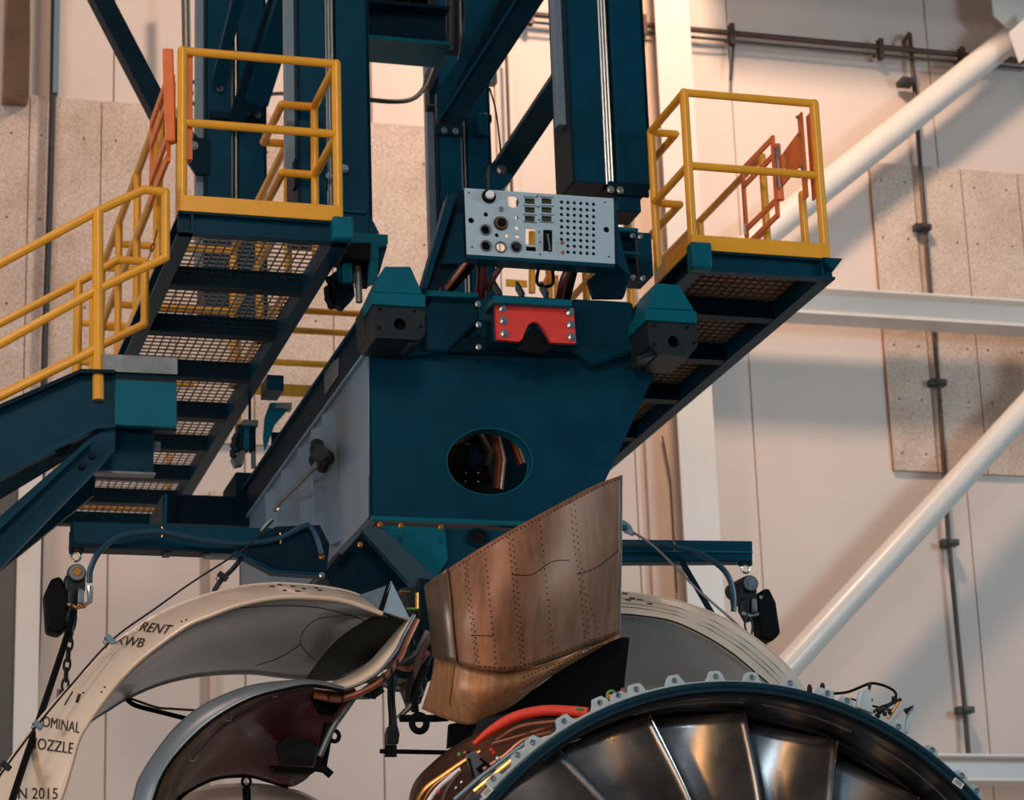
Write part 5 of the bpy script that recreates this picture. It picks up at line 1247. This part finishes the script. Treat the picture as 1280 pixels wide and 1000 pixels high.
# blades
NB = 20; R0, R1 = .42, 1.705
def blade_mesh(th):
    nr, nc = 22, 14; V_ = []; 
    for i in range(nr):
        s_ = i/(nr-1); r = R0+(R1-R0)*s_
        stag = radians(28+34*s_**1.1)                 # from axial
        chord = .40+.16*sin(pi*min(1, s_*1.0)*.72)
        sweep = .26*max(0, (1-s_))**1.2   # angular lean of the leading edge
        lean = .07*sin(pi*s_)
        for j in range(nc):
            c = j/(nc-1)
            camb = .075*sin(pi*c)*(1.15-.5*s_)
            ax = chord*(c*cos(stag))+camb*sin(stag)
            tg = -chord*(c*sin(stag))+camb*cos(stag)*1.2
            yy = FYC+.37-.04*sin(pi*s_)+ax
            a = th+sweep+tg/r
            V_.append((FC.x+r*sin(a), yy, FC.z+r*cos(a)))
    f = [(i*nc+j, i*nc+j+1, (i+1)*nc+j+1, (i+1)*nc+j) for i in range(nr-1) for j in range(nc-1)]
    me = bpy.data.meshes.new('b'); me.from_pydata(V_, [], f)
    flip = sum(-p.normal.y for p in me.polygons)
    if flip < 0: me.flip_normals()
    me.update(); return me, [V(V_[i*nc]) for i in range(nr)]
ph = radians(-11.2)
for k in range(NB):
    me, le = blade_mesh(ph+2*pi*k/NB)
    bl = link('fan_blade', me, M['blade'], EN, solid=.012, solid_off=0)
    MB().tube(le, .0062, 8).build('leading_edge', M['blade_edge'], bl)
# spinner and hub
m = MB(); m.tube([(FC.x, FYC+.0, FC.z), (FC.x, FYC+.12, FC.z), (FC.x, FYC+.28, FC.z), (FC.x, FYC+.5, FC.z), (FC.x, FYC+1.0, FC.z)], [.02, .14, .28, .41, .43], 48); m.build('spinner', M['case'], EN)
cone('rear_bulkhead', RF-.06, .95, .42, 1.0, 'liner')
# stand below (out of frame) that carries the engine
sd = thing('engine_stand', 'steel transport stand carrying the engine below the fan case', 'stand', (FC.x, FYC+.6, 0))
for sx in (-1, 1):
    MB().bar((FC.x+sx*1.35, FYC+.5, .12), (FC.x+sx*1.15, FYC+.5, FC.z-RF*.66), .14, .14).build('leg', M['steel'], sd)
MB().box(FC.x-1.6, FC.x+1.6, FYC+.3, FYC+.7, 0, .2).build('base', M['steel'], sd)
MB().ring(FC, RF+.08, RF+.16, FYC+.42, FYC+.58, 40, radians(115), radians(245)).build('saddle', M['steel'], sd)

# ---- accessories around the case
AC = thing('engine_core_case', 'brown bronze engine core cowling showing left of the fan case', 'engine case', PY(600, 940, 13.2))
c0 = [(508, 1035, 13.6), (516, 984, 13.6), (540, 955, 13.6), (570, 932, 13.6), (610, 912, 13.6), (660, 900, 13.6), (720, 897, 13.6)]
c1 = [(520, 1050, 13.2), (536, 1000, 13.2), (560, 972, 13.2), (590, 950, 13.2), (630, 930, 13.2), (680, 912, 13.2), (730, 900, 13.2)]
c2 = [(560, 1060, 12.7), (575, 1005, 12.7), (600, 975, 12.7), (625, 952, 12.7), (655, 932, 12.7), (690, 915, 12.7), (735, 902, 12.7)]
link('core_skin', loft_mesh([curve3(c0), curve3(c1), curve3(c2)], 40, 5), M['core'], AC, solid=.01)
MB().tube(crom(curve3([(x, y+4, 12.95) for x, y in ((516, 1015), (530, 985), (560, 962), (585, 945), (600, 936))]), 30), .016, 10).build('orange_pipe', M['amber'], AC)
MB().tube(crom(curve3([(522, 1020, 12.9), (540, 985, 12.9), (575, 960, 12.9)]), 30), .008, 8).build('thin_pipe', M['copper'], AC)
MB().tube(crom(curve3([(530, 1010, 12.85), (548, 985, 12.85), (575, 962, 12.85)]), 30), .012, 8).build('white_strip', M['label'], AC)
MB().prism(poly([(583, 944), (594, 938), (606, 950), (620, 962), (600, 975), (590, 965)], 12.7), (0, .03, 0)).build('grey_bracket', M['grey_steel'], AC, bev=.003)
MB().prism(poly([(596, 960), (606, 952), (614, 960), (604, 970)], 12.68), (0, .03, 0)).build('black_connector', M['black'], AC, bev=.003)
MB().tube([PY(568, 1000, 12.5), PY(600, 972, 12.5), PY(655, 930, 12.5)], .012, 8).build('steel_rod', M['post_grey'], AC)
MB().tube([PY(586, 948, 12.6), PY(592, 972, 12.6)], .008, 8).build('strap', M['black'], AC)
MB().tube([PY(600, 948, 12.6), PY(612, 958, 12.6)], .008, 8).build('strap', M['black'], AC)
for pts, r, mt in (([(592, 990), (610, 975), (640, 950)], .014, 'amber'), ([(604, 962), (630, 945), (655, 925), (690, 915)], .012, 'copper'), ([(575, 965), (560, 985), (552, 1005)], .012, 'rust'), ([(615, 930), (650, 920), (690, 908)], .009, 'copper')):
    MB().tube(crom(curve3([(x, y, 12.62) for x, y in pts]), 24), r, 8).build('harness_pipe', M[mt], AC)
for x, y, mt in ((574, 943, 'green'), (581, 941, 'copper'), (585, 939, 'dark'), (617, 941, 'red'), (614, 937, 'red'), (548, 990, 'red'), (622, 948, 'label'), (577, 978, 'chrome'), (570, 985, 'chrome')):
    MB().ball(PY(x, y, 12.6), .011, 8, 6).build('fitting', M[mt], AC)
o = MB().tube(crom(curve3([(593, 930, 12.75), (612, 914, 12.7), (640, 898, 12.65), (662, 891, 12.6), (685, 888, 12.55), (712, 889, 12.5), (735, 891, 12.45)]), 50), [.014+.014*min(1, i/14) for i in range(50)], 14).build('red_hose', M['hose_red']); tag(o, 'thick red silicone hose curving over the left shoulder of the fan case', 'hose')
o = MB().tube(crom(curve3([(620, 925, 12.7), (650, 908, 12.6), (690, 902, 12.5), (725, 899, 12.45)]), 30), .009, 8).build('copper_pipe', M['copper']); tag(o, 'thin copper pipe just below the red hose', 'pipe')
t = thing('wiring_plug', 'small green and orange wiring plugs poking above the case flange by the black baffle', 'plug', PY(765, 870, 12.2))
MB().tube(crom(curve3([(759, 875, 12.2), (760, 866, 12.2), (766, 864, 12.2), (770, 870, 12.2)]), 12), .008, 8).build('green_loop', M['green'], t); MB().tube([PY(762, 868, 12.18), PY(764, 876, 12.18)], .008, 8).build('orange_plug', M['orange'], t)
MB().tube([PY(720, 886, 12.25), PY(730, 887, 12.25)], .008, 8).build('green_tie', M['green'], t)
MB().tube([PY(778, 862, 12.3), PY(784, 870, 12.25)], .012, 8).build('copper_stub', M['copper'], t)
# wiring cluster top right of the case
t = thing('wiring_cluster', 'cluster of cables and brackets standing on the fan case rim at the right', 'wiring', PY(1100, 885, 12.1))
for pts, r, mt in (([(1042, 867), (1060, 865), (1080, 857), (1090, 854), (1105, 857), (1118, 864), (1120, 872), (1112, 880), (1100, 884)], .0075, 'black'), ([(1048, 876), (1065, 874), (1080, 880), (1098, 884)], .006, 'black'),
                   ([(1087, 856), (1086, 866), (1082, 876)], .009, 'maroon'), ([(1095, 895), (1110, 882), (1126, 874)], .010, 'dark'), ([(1110, 898), (1118, 886), (1124, 876)], .008, 'amber'), ([(1092, 890), (1100, 885), (1114, 888)], .009, 'rust')):
    MB().tube(crom(curve3([(x, y, 12.08) for x, y in pts]), 24), r, 8).build('cable', M[mt], t)
for x, y, r in ((1087, 856, .012), (1117, 873, .013), (1099, 888, .016), (1106, 892, .014), (1112, 890, .012), (1098, 895, .012), (1089, 875, .01)): MB().ball(PY(x, y, 12.07), r, 8, 6).build('connector', M['dark'], t)
MB().prism(poly([(1118, 900), (1132, 878), (1143, 884), (1136, 916), (1131, 914), (1136, 888), (1131, 886), (1123, 903)], 12.04), (0, .02, 0)).build('bracket', M['flange'], t)
MB().prism(poly([(1131, 886), (1143, 881), (1134, 892)], 12.02), (0, .02, 0)).build('bracket_tip', M['dark'], t)
for x, y, lb_ in ((1012, 857, 'tiny dark bolt stub on the case rim left of the wiring cluster'), (1028, 855, 'small bracket with dark ball on the case rim left of the wiring cluster')):
    t = thing('rim_stub', lb_, 'bracket', PY(x, y, 12.1))
    MB().tube([PY(x, y+9, 12.1), PY(x, y+2, 12.1)], .014, 10).ball(PY(x, y+1, 12.1), .012, 8, 6).build('stub', M['dark'], t)
    if x > 1020: MB().prism(poly([(x-10, y+13), (x-4, y+4), (x+14, y+8), (x+14, y+22)], 12.06), (0, .02, 0)).build('plate', M['flange'], t)
